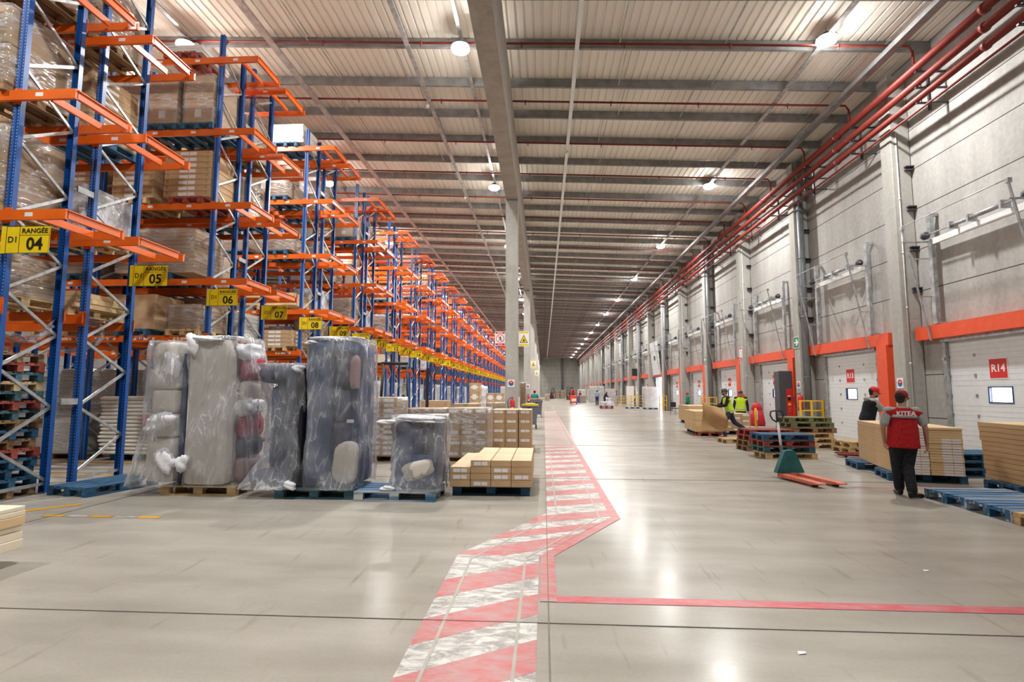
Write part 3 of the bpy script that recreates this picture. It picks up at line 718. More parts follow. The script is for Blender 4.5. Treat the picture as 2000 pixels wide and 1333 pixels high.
# cable trays
def tray(name, label, x, wd, h, z, mat, y0=Y_B, y1=Y_F, lip=True):
    b = MB(); b.box(x - wd / 2, x + wd / 2, y0, y1, z, z + .01); b.box(x - wd / 2, x - wd / 2 + .008, y0, y1, z + .01, z + h); b.box(x + wd / 2 - .008, x + wd / 2, y0, y1, z + .01, z + h)
    return tag(b.build(name, mat), label, 'cable tray')
tray('cable_tray', 'slim steel cable tray carrying the right lamp row', 7.69, .14, .04, 11.16, M['tray'])
tray('cable_tray', 'narrow pale cable tray beside the concrete spine beam', -2.32, .1, .045, 11.615, M['tray'])
tray('cable_tray', 'grey cable tray running left of the spine lamp row', -3.93, .14, .04, 11.6, M['tray'])
tray('cable_tray', 'pale cable tray running above the rack ends', -7.95, .2, .05, 11.76, M['tray'])
tray('cable_tray', 'perforated cable tray running over the racks', -10.4, .12, .045, 11.98, M['tray'])
tray('cable_tray', 'farthest left cable tray over the rack bays', -19.5, .12, .04, 12.395, M['tray'])
tray('cable_tray', 'thin white conduit duct near the middle of the right bay', .97, .12, .05, 11.3, M['white'])
tray('cable_tray', 'wide galvanised beam beside the right wall under the roof', 9.42, .22, .15, 10.78, M['purlin'])
cmm = MB(); cmm.cbox(-.05, .05, -.09, .05, -.1, -.02, .01); cmm.tube([(0, 0, -.02), (0, 0, .1)], .012, 6); cmm = cmm.mesh('ceiling_camera', M['white'])
for i, y in enumerate((17.6, 26.5, 38)): tag(link('ceiling_camera', cmm, loc=(-4.0, y, 11.5), rz=.5), f'small white ceiling camera under the grey tray, {ordn(i + 1)} along', 'camera', 'ceiling cameras')
tag(link('ceiling_sensor', MB().lathe([(.02, .1), (.05, .06), (.06, 0), (.045, -.03)], 12).mesh('ceiling_sensor', M['white']), loc=(.97, 21.0, 11.2)), 'small white ceiling sensor under the thin conduit duct', 'sensor')

# ------------------------------------------------------------------ red fire mains
def pipe(name, label, pts, r, rings=()):
    b = MB(); b.tube(pts, r, 12)
    for p, q in rings: b.tube([p, q], r * 1.28, 12)
    return tag(b.build(name, M['redpipe']), label, 'pipe', 'red fire mains along the right wall')
PZ = [(10.05, 10.33, .105, 'topmost thick'), (10.02, 9.87, .095, 'middle thick'), (10.02, 9.43, .085, 'lowest thick'), (10.06, 9.14, .03, 'thin bottommost')]
for x, z, r, nm in PZ:
    rings = [((x, y - .05, z), (x, y + .05, z)) for y in [18.3 + 6.2 * i for i in range(-4, 20)]] if r > .05 else []
    pipe('fire_main_pipe', f'{nm} red pipe running along the right wall', [(x, Y_B, z), (x, Y_F, z)], r, rings)
bk = MB()
for x, z, r, nm in PZ[:3]: bk.box(x - .04, 10.79, -.03, .03, z - r - .04, z - r - .005); bk.tube([(x + r + .02, 0, z - r - .02), (x + r + .02, 0, z + r + .08)], .012, 6)
bk.box(10.3, 10.36, -.03, .03, 9.1, 10.2)
bk = bk.mesh('pipe_bracket', M['dark'])
for k in range(-3, 46): tag(link('pipe_bracket', bk, loc=(0, 14.35 + 3.1 * k, 0)), f'dark steel bracket under the red wall pipes, {ordn(k + 4)} along', 'bracket', 'pipe brackets')
# thin sprinkler lines crossing under the roof and their drop to the main
sp = MB(); zz = lambda x: zb(x) - .10
sp.tube([(X_L, 0, zz(X_L)), (9.95, 0, zz(9.95) - .0), (10.05, 0, 10.85), (10.05, 0, 10.45)], .034, 8)
for x in [X_L + 1.5 + 2.9 * i for i in range(15)]: sp.tube([(x, 0, zz(x)), (x, 0, zz(x) - .13)], .016, 6); sp.tube([(x - .03, 0, zz(x)), (x + .03, 0, zz(x))], .048, 8)
sp = sp.mesh('sprinkler_pipe', M['redpipe'])
for k in range(-4, 46): tag(link('sprinkler_pipe', sp, loc=(0, 14.45 + 3.08 * k, 0)), f'thin red sprinkler pipe crossing under the roof, {ordn(k + 5)} along the hall', 'pipe', 'sprinkler pipes')

# ------------------------------------------------------------------ wall columns' gear
dn = MB(); dn.tube([(0, 0, .0), (0, 0, 11.0)], .125, 16)
for z in (2.2, 4.6, 7.0, 9.4): dn.tube([(0, 0, z - .02), (0, 0, z + .02)], .14, 16)
dn = dn.mesh('downpipe', plain('downpipe_grey', rgb(116, 119, 124), .4))
for i, k in enumerate((1, 3, 5, 7, 9, 11, 13)): tag(link('downpipe', dn, loc=(10.42, 15.9 + D_PITCH * k - .15, 0)), f'grey rain downpipe against a wall column, {ordn(i + 1)} from the near end', 'pipe', 'rain downpipes')
cl = MB(); cl.box(-.12, .1, -.12, .02, .0, .03); cl.box(-.12, .1, -.12, .02, .1, .13); cl.box(-.02, .02, -.06, .0, .0, .13)
cl = cl.mesh('panel_clamp', M['dark'])
for k in range(-1, 8):
    for j, z in enumerate((3.27, 4.47, 5.67, 6.87, 8.07)):
        tag(link('panel_clamp', cl, loc=(10.70, 15.9 + D_PITCH * k - .001, z)), f'dark clamp at panel joint {word(j + 1)} of the {ordn(k + 3)} wall column', 'clamp', 'wall panel clamps')
cdm = MB().tube([(0, 0, 1.2), (0, 0, 9.3)], .018, 6); [cdm.tube([(0, 0, z), (0, 0, z + .05)], .028, 6) for z in (2.4, 4, 5.6, 7.2)]; cdm = cdm.mesh('conduit', M['white'])
for i, k in enumerate((0, 2, 4)): tag(link('conduit', cdm, loc=(10.385, 15.9 + D_PITCH * k - .025, 0)), f'white conduit on the near face of the {ordn(3 * i + 1)} wall column', 'conduit', 'white conduits')

# ------------------------------------------------------------------ dock doors
def pane_mat():
    m, nt, b = mat_base('door_pane', .1); N = nt.nodes.new; L = nt.links.new
    tr = N('ShaderNodeBsdfTransparent'); gl = N('ShaderNodeBsdfGlossy'); gl.inputs['Roughness'].default_value = .05; nz = N('ShaderNodeTexNoise'); nz.inputs['Scale'].default_value = 3
    mr = N('ShaderNodeMapRange'); mr.inputs[3].default_value = .03; mr.inputs[4].default_value = .08; L(nz.outputs[0], mr.inputs[0])
    mx = N('ShaderNodeMixShader'); L(mr.outputs[0], mx.inputs[0]); L(tr.outputs[0], mx.inputs[1]); L(gl.outputs[0], mx.inputs[2]); L(mx.outputs[0], nt.nodes['Material Output'].inputs[0]); return m
M['pane'] = pane_mat()
W2 = D_W / 2
def door_panel_mesh():
    b = MB(); n = 6; h = D_H / n
    wy0, wy1, wz0, wz1 = -.27, .37, 1.38, 1.72
    for i in range(n):
        z0, z1 = i * h, (i + 1) * h
        if z0 < wz1 and z1 > wz0:
            a0, a1 = max(z0, wz0), min(z1, wz1)
            b.box(0, .05, -W2, wy0, z0, z1); b.box(0, .05, wy1, W2, z0, z1)
            if a0 > z0: b.box(0, .05, wy0, wy1, z0, a0)
            if a1 < z1: b.box(0, .05, wy0, wy1, a1, z1)
        else: b.box(0, .05, -W2, W2, z0, z1)
        for q in (.02, .25, .5, .75): 
            zc = z0 + (z1 - z0) * q
            if not (wz0 - .05 < zc < wz1 + .05): b.box(-.002, 0, -W2, W2, zc - .004, zc + .004, 1)
    b.box(.02, .04, -W2, W2, 0, D_H, 1) if False else None
    return b.mesh('door_panel', [M['doorw'], plain('door_groove', rgb(196, 200, 202), .5)]), (wy0, wy1, wz0, wz1)
dpm, (wy0, wy1, wz0, wz1) = door_panel_mesh()
wfm = MB(); t_ = .03
for (a, b_, c, d) in ((wy0 - t_, wy1 + t_, wz0 - t_, wz0), (wy0 - t_, wy1 + t_, wz1, wz1 + t_), (wy0 - t_, wy0, wz0, wz1), (wy1, wy1 + t_, wz0, wz1)): wfm.box(-.012, .06, a, b_, c, d)
wfm = wfm.mesh('window_frame', M['glassb']); wpm = MB().box(.02, .028, wy0, wy1, wz0, wz1).mesh('window_pane', M['pane'])
hg = MB()
for i in range(1, 6):
    for y in (-W2 + .08, -.75, .75, W2 - .08): hg.box(-.016, -.001, y - .03, y + .03, i * D_H / 6 - .04, i * D_H / 6 + .04)
hgm = hg.mesh('hinge', M['galv'])
lim = MB().box(-.3, -.005, -W2 - .95, W2 + .72, D_H + .0, D_H + .37).mesh('lintel', M['lintel'])
jm = MB().box(-.36, -.005, -W2 - .92, -W2 - .42, 0, D_H - .002).mesh('jamb', M['lintel'])
tp = MB(); tp.box(-.16, -.005, -W2 - .0, W2 + .0, D_H - .10, D_H - .002); tp = tp.mesh('head_plate', M['galv'])
sdm = {}
for s in (-1, 1):
    b = MB(); y = s * (W2 - .02)
    b.box(-.26, -.16, y - .07, y + .07, D_H + .4, 6.5); b.box(-.26, -.02, y - .05, y + .05, 6.42, 6.5)      # upper post and top arm
    b.box(-.16, -.003, y - .07, y + .07, D_H + .38, D_H + .46)
    b.box(-.09, -.0165, y - .06, y + .06, 0, D_H - .11)                                                       # lower edge rail
    for z in (.5, 1.0, 1.5, 2.0, 2.5): b.box(-.13, -.09, y - .03, y + .03, z - .04, z + .04)
    sdm[s] = b.mesh('door_track', M['galv'])
irm = {}
for s in (-1, 1):
    b = MB(); y = s * (W2 + .05)
    b.bar((-.34, y, 3.0), (-.92, y, 6.12), .05, .03, 0, (0, 1, 0))
    for z in (4.2, 5.25): xa = -.34 - .58 * (z - 3.0) / 3.12; b.bar((xa, y, z), (-.22, y - s * .02, z), .025, .025)
    b.box(-.95, -.86, y - .04, y + .04, 6.06, 6.16); b.bar((-.93, y, 5.72), (-.22, y - s * .02, 5.72), .05, .03)
    irm[s] = b.mesh('inclined_rail', M['galv'])
rod = MB().tube([(-.92, -W2 - .05, 6.15), (-.92, W2 + .05, 6.15)], .013, 6).mesh('tie_rod', M['galv'])
shm = MB(); shm.tube([(-.42, -W2, 5.85), (-.42, W2, 5.85)], .018, 8); shm.tube([(-.42, -.9, 5.85), (-.42, .55, 5.85)], .055, 10)
for y in (-.95, .6, 0): shm.box(-.5, -.27, y - .03, y + .03, 5.76, 5.94)
shm = shm.mesh('spring_shaft', M['galv'])
chn = MB().box(-.25, -.17, -W2, W2, 5.62, 5.78).mesh('cross_channel', M['white'])
drm = MB()
for s in (-1, 1): drm.tube([(-.42, s * (W2 - .1) - .05, 5.85), (-.42, s * (W2 - .1) + .05, 5.85)], .105, 16)
drm = drm.mesh('cable_drum', M['dark'])
rsm = MB(); rsm.box(-.008, -.003, -.27, .27, 0, .5, 0); rsm.box(-.0095, -.008, -.25, .25, .02, .48, 1); rsm = rsm.mesh('number_plate', [M['signwhite'], M['signred']])
for k in doors:
    yc = D_FAR + D_PITCH * k - W2; num = 14 - k
    t = bpy.data.objects.new('door_%d' % (k + 1), None); C.objects.link(t); t.location = (X_R, yc, 0); t['kind'] = 'structure'
    link('lintel', lim, t)
    if k < 12: link('jamb', jm, t)
    if k == 6:
        o = link('door_panel', dpm, t, loc=(-.34, 0, D_H + .12)); o.rotation_euler = (0, -.10, 0); link('hinge', hgm, o); link('window_frame', wfm, o); link('window_pane', wpm, o)
    else:
        p = link('door_panel', dpm, t); link('window_frame', wfm, p); link('window_pane', wpm, p); link('hinge', hgm, p) if k < 8 else None
        if k < 9 and num > 0:
            q = link('number_plate', rsm, p, loc=(0, .06, 1.93))
            l = link('lettering', text_mesh('R%d' % num, .25, M['signwhite'], .022), q, loc=(-.0115, 0, .25)); l.rotation_euler = (0, 0, -PI / 2)
    link('head_plate', tp, t)
    for s in (-1, 1):
        link('door_track', sdm[s], t)
        if k < 12: link('inclined_rail', irm[s], t)
    if k < 14: link('spring_shaft', shm, t); link('cross_channel', chn, t); link('cable_drum', drm, t); link('tie_rod', rod, t)
# ------------------------------------------------------------------ people
def frame(o, up, right):
    z = Vector(up).normalized(); x = Vector(right); x = (x - z * x.dot(z)).normalized(); y = z.cross(x)
    return Matrix(((x.x, y.x, z.x, o[0]), (x.y, y.y, z.y, o[1]), (x.z, y.z, z.z, o[2]), (0, 0, 0, 1)))
def loft(mb, rings, M_, mi=0, n=20, p=2.4):
    """rings: (z, half width, half depth, y offset)"""
    vs = []
    for z, a, b, oy in rings:
        for k in range(n):
            an = 2 * PI * k / n; c, s_ = math.cos(an), math.sin(an)
            vs.append((a * math.copysign(abs(c) ** (2 / p), c), oy + b * math.copysign(abs(s_) ** (2 / p), s_), z))
    fs = [(j * n + k, j * n + (k + 1) % n, (j + 1) * n + (k + 1) % n, (j + 1) * n + k) for j in range(len(rings) - 1) for k in range(n)]
    fs += [tuple(range(n))[::-1], tuple(range(len(vs) - n, len(vs)))]
    return mb.add(vs, fs, mi, True, M_)
def remesh(o, vox, it=4, fac=.5):
    m = o.modifiers.new('remesh', 'REMESH'); m.mode = 'VOXEL'; m.voxel_size = vox; m.use_smooth_shade = True
    if it: q = o.modifiers.new('smooth', 'SMOOTH'); q.iterations = it; q.factor = fac
    return o
STAND = dict(pelvis=(0, 0, .93), neck=(0, .0, 1.45), shL=(-.185, 0, 1.40), shR=(.185, 0, 1.40), elL=(-.25, -.02, 1.13), elR=(.25, -.02, 1.13), wrL=(-.27, .05, .88), wrR=(.27, .05, .88),
             hiL=(-.09, 0, .9), hiR=(.09, 0, .9), knL=(-.1, .02, .5), knR=(.1, .02, .5), anL=(-.1, -.02, .085), anR=(.1, -.02, .085), toL=(-.12, .16, .03), toR=(.12, .16, .03),
             head=(0, .02, 1.6), hyaw=0.0, hpitch=0.0, curl=.5)
def hand(mb, wr, d, pn, side, curl, s=1.0):
    """palm, four bent fingers and a thumb; d along the hand, pn = palm normal, side = +1 when the thumb lies on d x pn"""
    wr = Vector(wr); d = Vector(d).normalized(); pn = Vector(pn); pn = (pn - d * pn.dot(d)).normalized(); a = d.cross(pn) * side
    c = wr + d * .05 * s
    fr = Matrix(((a.x, pn.x, d.x, c.x), (a.y, pn.y, d.y, c.y), (a.z, pn.z, d.z, c.z), (0, 0, 0, 1)))
    mb.ell((0, 0, 0), (.042 * s, .017 * s, .055 * s), n=14, M=fr)
    for i, ln in enumerate((.072, .082, .076, .058)):
        b = wr + d * (.088 - .004 * abs(i - 1)) * s + a * (.030 - .0205 * i) * s; ang = curl * .5; p = b
        for q in range(3):
            dd = d * math.cos(ang) + pn * math.sin(ang); e = p + dd * ln * s * (.45, .32, .23)[q]
            mb.cap_(p, e, (.0092 - .0008 * q) * s, (.0084 - .0008 * q) * s, n=8); p = e; ang += curl * .8
    b = wr + d * .03 * s + a * .03 * s; dd = (d * .65 + a * .65 + pn * .35).normalized(); m_ = b + dd * .04 * s; mb.cap_(b, m_, .0125 * s, .0105 * s, n=8)
    dd = (d * .85 + a * .15 + pn * .45).normalized(); mb.cap_(m_, m_ + dd * .035 * s, .0105 * s, .0088 * s, n=8)
def person(label, loc, rz, J_, fit, s=1.0, vox=.012, group=None):
    J = dict(STAND); J.update(J_); t = thing('person', label, 'person', loc, rz, group); t.scale = (s, s, s)
    V_ = lambda k: Vector(J[k])
    T = frame(J['pelvis'], V_('neck') - V_('pelvis'), V_('shR') - V_('shL')); L = (V_('neck') - V_('pelvis')).length
    k_ = L / .52; fat = fit.get('fat', 1.0)
    hd = V_('head'); up = (hd - V_('neck')).normalized(); up = (up + Vector((0, 0, 1.2))).normalized()
    hy = J['hyaw']; H = Matrix.Translation(hd) @ Matrix.Rotation(hy, 4, 'Z') @ Matrix.Rotation(J['hpitch'], 4, 'X')
    # body: one continuous surface
    b = MB()
    loft(b, [(-.10 * k_, .10, .085, 0), (-.05, .155 * fat, .115 * fat, -.005), (.05, .15 * fat, .11 * fat, 0), (.16 * k_, .14 * fat, .105 * fat, .01), (.32 * k_, .165, .115, .01), (.42 * k_, .16, .1, 0), (.49 * k_, .09, .07, 0)], T)
    b.cap_(V_('neck') - up * .03, hd - up * .04, .058, .054)
    b.ell((0, .0, .025), (.077, .095, .105), M=H, n=18); b.ell((0, .035, -.055), (.055, .055, .055), M=H, n=14)
    b.ell((0, .098, -.005), (.014, .022, .026), M=H, n=10); b.ell((0, .085, -.052), (.026, .014, .012), M=H, n=10); b.ell((0, .082, .036), (.05, .014, .012), M=H, n=10)
    for sd in (-1, 1): b.ell((sd * .08, -.005, .0), (.011, .02, .032), M=H, n=8)
    for a, q in (('L', -1), ('R', 1)):
        b.cap_(T @ Vector((q * .09, 0, .45 * k_)), V_('sh' + a), .06, .058); b.cap_(V_('sh' + a), V_('el' + a), .052, .04); b.cap_(V_('el' + a), V_('wr' + a), .041, .027)
        d = V_('wr' + a) - V_('el' + a); hdv = Vector(J.get('hd' + a, d)); pn = Vector(J.get('pn' + a, (-q, .15, 0)))
        hand(b, V_('wr' + a), hdv, pn, J.get('ts' + a, 1 if a == 'L' else -1), J['curl'])
        b.cap_(V_('hi' + a), V_('kn' + a), .085, .058); b.cap_(V_('kn' + a), V_('an' + a), .056, .038); b.cap_(V_('an' + a), V_('to' + a) + Vector((0, 0, .015)), .036, .026)
    remesh(b.build('body', M['skin'], t), vox if vox < .01 else vox, 3)
    ey = MB(); 
    for sd in (-1, 1): ey.ell((sd * .03, .088, .012), (.011, .006, .006), M=H, n=8)
    ey.build('eye', M['black'], t)
    if fit.get('beard'): bd = MB(); bd.ell((0, .042, -.066), (.053, .052, .042), M=H, n=14); bd.build('beard', M['hair'], t)
    hr = MB(); hr.ell((0, -.034, .042), (.082, .086, .088), M=H, n=16); hr.ell((0, -.045, -.02), (.068, .05, .06), M=H, n=14); hr.build('hair', M['hair'], t)
    # trousers
    b = MB(); loft(b, [(-.13 * k_, .11, .10, 0), (-.06, .17 * fat, .125 * fat, -.005), (.06, .165 * fat, .125 * fat, 0), (.12, .16 * fat, .12 * fat, 0)], T)
    for a in 'LR':
        b.cap_(V_('hi' + a), V_('kn' + a), .104 * fat, .082); e = V_('an' + a).lerp(V_('kn' + a), .06); b.cap_(V_('kn' + a), e, .08, fit.get('cuff', .07))
    remesh(b.build('trousers', M[fit['trousers']], t), max(vox, .012), 4)
    for a in 'LR':
        b = MB(); an, to = V_('an' + a), V_('to' + a); dv = (to - an); dv.z = 0; dv.normalize(); z0 = min(an.z, to.z + .05)
        b.cap_(an + Vector((0, 0, -.02)) - dv * .03, an - dv * .035 + Vector((0, 0, -.055)) + (to - an) * .02, .045, .043)
        b.cap_(an - dv * .03 + Vector((0, 0, -.05)), to + Vector((0, 0, .008)), .043, .036); b.cap_(to + Vector((0, 0, .005)), to + dv * .05, .038, .032)
        remesh(b.build('shoe', M[fit.get('shoe', 'shoe')], t), max(vox, .012), 2)
    # shirt or jacket with sleeves
    b = MB(); loft(b, [(-.02, .162 * fat, .125 * fat, 0), (.08, .16 * fat, .125 * fat, 0), (.2 * k_, .155 * fat, .12 * fat, .01), (.33 * k_, .175, .125, .01), (.43 * k_, .172, .112, 0), (.5 * k_, .10, .082, 0), (.535 * k_, .068, .07, .005)], T)
    sl = fit.get('sleeve', 1.0)
    for a, q in (('L', -1), ('R', 1)):
        b.cap_(T @ Vector((q * .09, 0, .445 * k_)), V_('sh' + a), .07, .07)
        if sl >= 1: b.cap_(V_('sh' + a), V_('el' + a), .066, .056); b.cap_(V_('el' + a), V_('el' + a).lerp(V_('wr' + a), .93), .055, .042)
        else: b.cap_(V_('sh' + a), V_('sh' + a).lerp(V_('el' + a), .72), .068, .068)
    if fit.get('hood'): b.ell((0, -.09, .5 * k_), (.1, .06, .06), M=T, n=14)
    remesh(b.build('shirt' if sl < 1 else 'jacket', M[fit['top']], t), max(vox, .012), 4)
    if fit.get('vest'):
        hem = fit.get('hem', -.06); v = MB()
        loft(v, [(hem, .20 * fat, .155 * fat, 0), (hem + .1, .192 * fat, .15 * fat, 0), (.2 * k_, .18 * fat, .142 * fat, .01), (.33 * k_, .19, .142, .01), (.42 * k_, .188, .126, 0), (.475 * k_, .15, .1, 0), (.51 * k_, .095, .088, 0)], T)
        for q in (-1, 1): v.cap_(T @ Vector((q * .06, 0, .445 * k_)), T @ Vector((q * .185 * fat, 0, .418 * k_)), .08, .076)
        vo = remesh(v.build('vest', M[fit['vest']], t), .012, 4)
        if fit.get('bands'):
            for z in fit['bands']:
                rb = MB(); a_, b_ = (.197 * fat, .153 * fat) if z < .2 else (.199, .153); loft(rb, [(z - .022, a_, b_, .005), (z + .022, a_, b_, .005)], T, n=24); 
                rb.build('reflective_band', M['reflect'], t)
    if fit.get('cap'):
        c = MB(); H2 = H @ Matrix.Translation((0, -.006, .045)); prf = []
        n = 20; vs = []
        for r_, z in ((.088, -.02), (.092, .01), (.088, .045), (.07, .078), (.04, .096), (.006, .101)):
            for q in range(n): vs.append((r_ * math.cos(2 * PI * q / n), r_ * 1.13 * math.sin(2 * PI * q / n), z))
        c.add(vs, [(j * n + q, j * n + (q + 1) % n, (j + 1) * n + (q + 1) % n, (j + 1) * n + q) for j in range(5) for q in range(n)] + [tuple(range(5 * n, 6 * n)), tuple(range(n))[::-1]], 0, True, H2)
        co = c.build('cap', M[fit['cap']], t)
        vz = MB(); pts = [(.075 * math.cos(a), .085 + .075 * math.sin(a)) for a in [PI * i / 10 for i in range(11)]] + [(-.075, .06), (.075, .06)]
        vz.prism(pts, -.016, -.008, 'z', 0, H2 @ Matrix.Rotation(-.15, 4, 'X')); link('visor', vz.mesh('visor', M[fit['cap']]), t)
    return t, T
t, T = person('person in a red sleeveless work vest and dark trousers, walking away beside boards', (5.62, 8.88, 0), -.12,
    dict(pelvis=(0, 0, .90), neck=(.02, -.01, 1.42), head=(.03, .03, 1.555), hyaw=-.9, hpitch=-.12, shL=(-.20, 0, 1.36), shR=(.22, 0, 1.36), elL=(-.30, -.03, 1.09), elR=(.31, -.05, 1.09), wrL=(-.26, .03, .85), wrR=(.33, -.02, .83),
         hiL=(-.10, 0, .87), hiR=(.10, 0, .87), knL=(-.09, .06, .48), knR=(.05, .0, .47), anL=(-.05, .10, .10), anR=(-.01, -.20, .10), toL=(-.03, .25, .03), toR=(.13, -.13, .03), curl=.75),
    dict(trousers='trouser', top='greytee', sleeve=.5, vest='vestred', cap='capred', fat=1.17, cuff=.074, hem=-.13, bands=[.375]), s=.965, vox=.009)
l = link('lettering', text_mesh('KITEA', .105, M['signwhite'], .03), t, loc=(-.01, -.165, 1.318)); l.rotation_euler = (.06, 0, .0)
t, T = person('person in grey hoodie, black vest and bright red cap pushing a hand truck', (7.68, 13.3, 0), -1.75,
    dict(pelvis=(0, -.05, .93), neck=(0, .06, 1.42), head=(0, .13, 1.56), hyaw=-.15, hpitch=-.25, elL=(-.22, .22, 1.18), elR=(.22, .22, 1.18), wrL=(-.13, .48, 1.16), wrR=(.13, .48, 1.16), shL=(-.18, .06, 1.37), shR=(.18, .06, 1.37), toL=(-.1, .2, .03), anL=(-.1, .04, .085), anR=(.1, -.12, .085), toR=(.1, .05, .03), curl=1.2),
    dict(trousers='trouserg', top='greytee', vest='blackcloth', cap='capbright', hood=1, beard=1, hem=-.02), s=1.02, vox=.012)
t, T = person('person in lime safety vest and dark cap striding while carrying a kraft sheet', (6.55, 19.6, 0), 1.62,
    dict(pelvis=(0, -.02, .93), neck=(0, .09, 1.44), head=(0, .15, 1.59), hyaw=.1, hpitch=-.1, shL=(-.18, .09, 1.39), shR=(.18, .09, 1.39), elL=(-.24, .20, 1.14), elR=(.24, .18, 1.14), wrL=(-.14, .46, 1.08), wrR=(.16, .46, 1.08),
         hiL=(-.09, 0, .9), hiR=(.09, -.03, .9), knL=(-.09, .26, .52), anL=(-.08, .2, .1), toL=(-.08, .37, .03), knR=(.11, -.22, .53), anR=(.13, -.62, .27), toR=(.13, -.50, .15), curl=1.1),
    dict(trousers='trousern', top='blackcloth', vest='hiviz', cap='kiosk', beard=1, bands=[.02], hem=-.06, shoe='tanshoe'), s=1.0, vox=.012)
person('person in lime safety vest and grey-mauve cap standing behind the striding one', (7.85, 22.1, 0), 2.75, dict(head=(0, .05, 1.58), hyaw=-.3, hpitch=.0),
    dict(trousers='trousern', top='blackcloth', vest='hiviz', cap='dark', bands=[.02]), s=.97, vox=.014)
FAR = [('person in a light blue top seen from behind near the far white load', (6.35, 65.0, 0), 0.3, dict(), dict(trousers='trousern', top='lightblue'), 1.04),
       ('person in black and red cap bending towards a far load', (7.35, 66.0, 0), -1.3, dict(neck=(0, .18, 1.38), head=(0, .3, 1.47), shL=(-.18, .17, 1.33), shR=(.18, .17, 1.33), elL=(-.2, .3, 1.1), elR=(.2, .3, 1.1), wrL=(-.15, .45, .95), wrR=(.15, .45, .95)), dict(trousers='trousern', top='blackcloth', cap='capbright'), 1.0),
       ('person in blue jacket, light vest and red cap facing the far load', (8.6, 64.5, 0), 1.4, dict(), dict(trousers='trousern', top='bluejkt', vest='lightblue', cap='capbright'), 1.0),
       ('person in lime vest standing inside the yellow railing', (10.2, 61.5, 0), 1.6, dict(elL=(-.22, .15, 1.12), wrL=(-.1, .3, 1.1), elR=(.22, .15, 1.12), wrR=(.1, .3, 1.1)), dict(trousers='trousern', top='blackcloth', vest='hiviz'), 1.04),
       ('person in green vest and red cap behind the second wheeled bin', (-.62, 36.6, 0), 0.1, dict(elR=(.26, .1, 1.15), wrR=(.3, .3, 1.1)), dict(trousers='trousern', top='bluejkt', vest='greenvest', cap='capbright'), .98),
       ('person in red vest driving the far red tow tractor', (3.9, 72.35, .352), 0.0, dict(hyaw=.2), dict(trousers='trousern', top='greytee', vest='vestred', cap='capbright'), 1.05),
       ('person in dark red top walking beyond the far tow tractor', (5.35, 80.0, 0), .8, dict(), dict(trousers='trousern', top='capred', cap='capbright'), 1.0),
       ('person in pale green top standing near the tenth dock door', (10.0, 38.3, 0), 1.8, dict(), dict(trousers='trousern', top='greenvest', cap='vestred'), .9)]
for lb, lc, rz, J, ft, sc_ in FAR: person(lb, lc, rz, J, ft, sc_, .02)
# kraft sheet held by the striding person
b = MB(); nx, nz = 14, 14; vs = []
for i in range(nx + 1):
    for j in range(nz + 1):
        u, v = i / nx, j / nz
        x = -.50 + .86 * u + .12 * (1 - v) * u + .04 * math.sin(4 * u + 3 * v) - .1 * v * u; z = .24 + 1.06 * v - .30 * u * (v ** 2) - .03 * math.sin(u * 5) * v
        y = .10 * math.sin(5.5 * v + 2.2 * u) + .06 * math.sin(9 * u * v) + .12 * u * v
        vs.append((x, y, z))
fs = [(i * (nz + 1) + j, (i + 1) * (nz + 1) + j, (i + 1) * (nz + 1) + j + 1, i * (nz + 1) + j + 1) for i in range(nx) for j in range(nz)]
b.add(vs, fs, 0, True); o = b.build('kraft_sheet', M['kraft'], loc=(5.92, 19.02, 0)); o.modifiers.new('s', 'SOLIDIFY').thickness = .008
tag(o, 'large bent kraft cardboard sheet carried by the person in lime vest', 'cardboard sheet')

# ------------------------------------------------------------------ goods on the racks
SL = (-8.28, -9.14, -10.06, -11.08, -11.94, -12.86, -13.88, -14.74, -15.66)
LNAME = {0: 'lowest', 1: 'second', 2: 'third', 3: 'fourth', 4: 'top', -1: 'floor'}
def rack_load(num, li, si, kind, pal='blue', x=None, dy=0.0, rz=0.0):
    k, h = (num - 4) // 2, (num - 4) % 2
    yc = Y0 + GP * k + (OFF[0] + OFF[1] if h == 0 else OFF[2] + OFF[3]) / 2 + dy
    z = LV[li] + BH / 2 + .003 if li >= 0 else .002; x = SL[si] if x is None else x
    where = f'{LNAME[li]} level of rack {word(num).replace("zero ", "")}, {ordn(si + 1)} from the aisle'
    pallet(pal, f'{PNAME[pal]} pallet on the {where}', (x, yc, z), PI / 2, 'pallets stored in the racks')
    z += .1455
    if kind is None: return
    if kind[0] == 'stack':         # loose flat cartons, one above the other
        _, wx, wy, h_, n, lab = kind
        for j in range(n):
            carton((wx, wy, h_ - .004, ('label', lab)), f'flat carton, {ordn(j + 1)} up, {where}', (x + rnd.uniform(-.008, .008), yc, z + j * h_), 0, 'flat cartons stacked in the racks')
    elif kind[0] == 'open':
        _, wx, wy, h_, n, mt = kind
        key = ('board', wx, wy, h_, mt)
        if key not in CM: CM[key] = MB().cbox(-wx / 2, wx / 2, -wy / 2, wy / 2, 0, h_ - .003, .004).mesh('board', M[mt])
        for j in range(n):
            tag(link('board', CM[key], loc=(x + rnd.uniform(-.02, .02), yc, z + j * h_), rz=rnd.uniform(-.01, .01)), f'flat board, {ordn(j + 1)} up, {where}', 'board', 'flat boards stacked in the racks')
    else: wrapped_load(kind, f'film-wrapped load on the {where}', (x, yc, z), rz)
B_BIG = ('big', .74, 1.14, 1.2); B_BIG2 = ('big', .78, 1.14, .95); B_BOX = ('boxes', .78, 1.12, 1.05); F_C = ('flats', .78, 1.14, .62, 'c'); F_W = ('flats', .8, 1.14, .62, 'w'); LUMP = ('lump', .8, 1.1, .8); F_C2 = ('flats', 1.9, 1.1, 1.05, 'c')
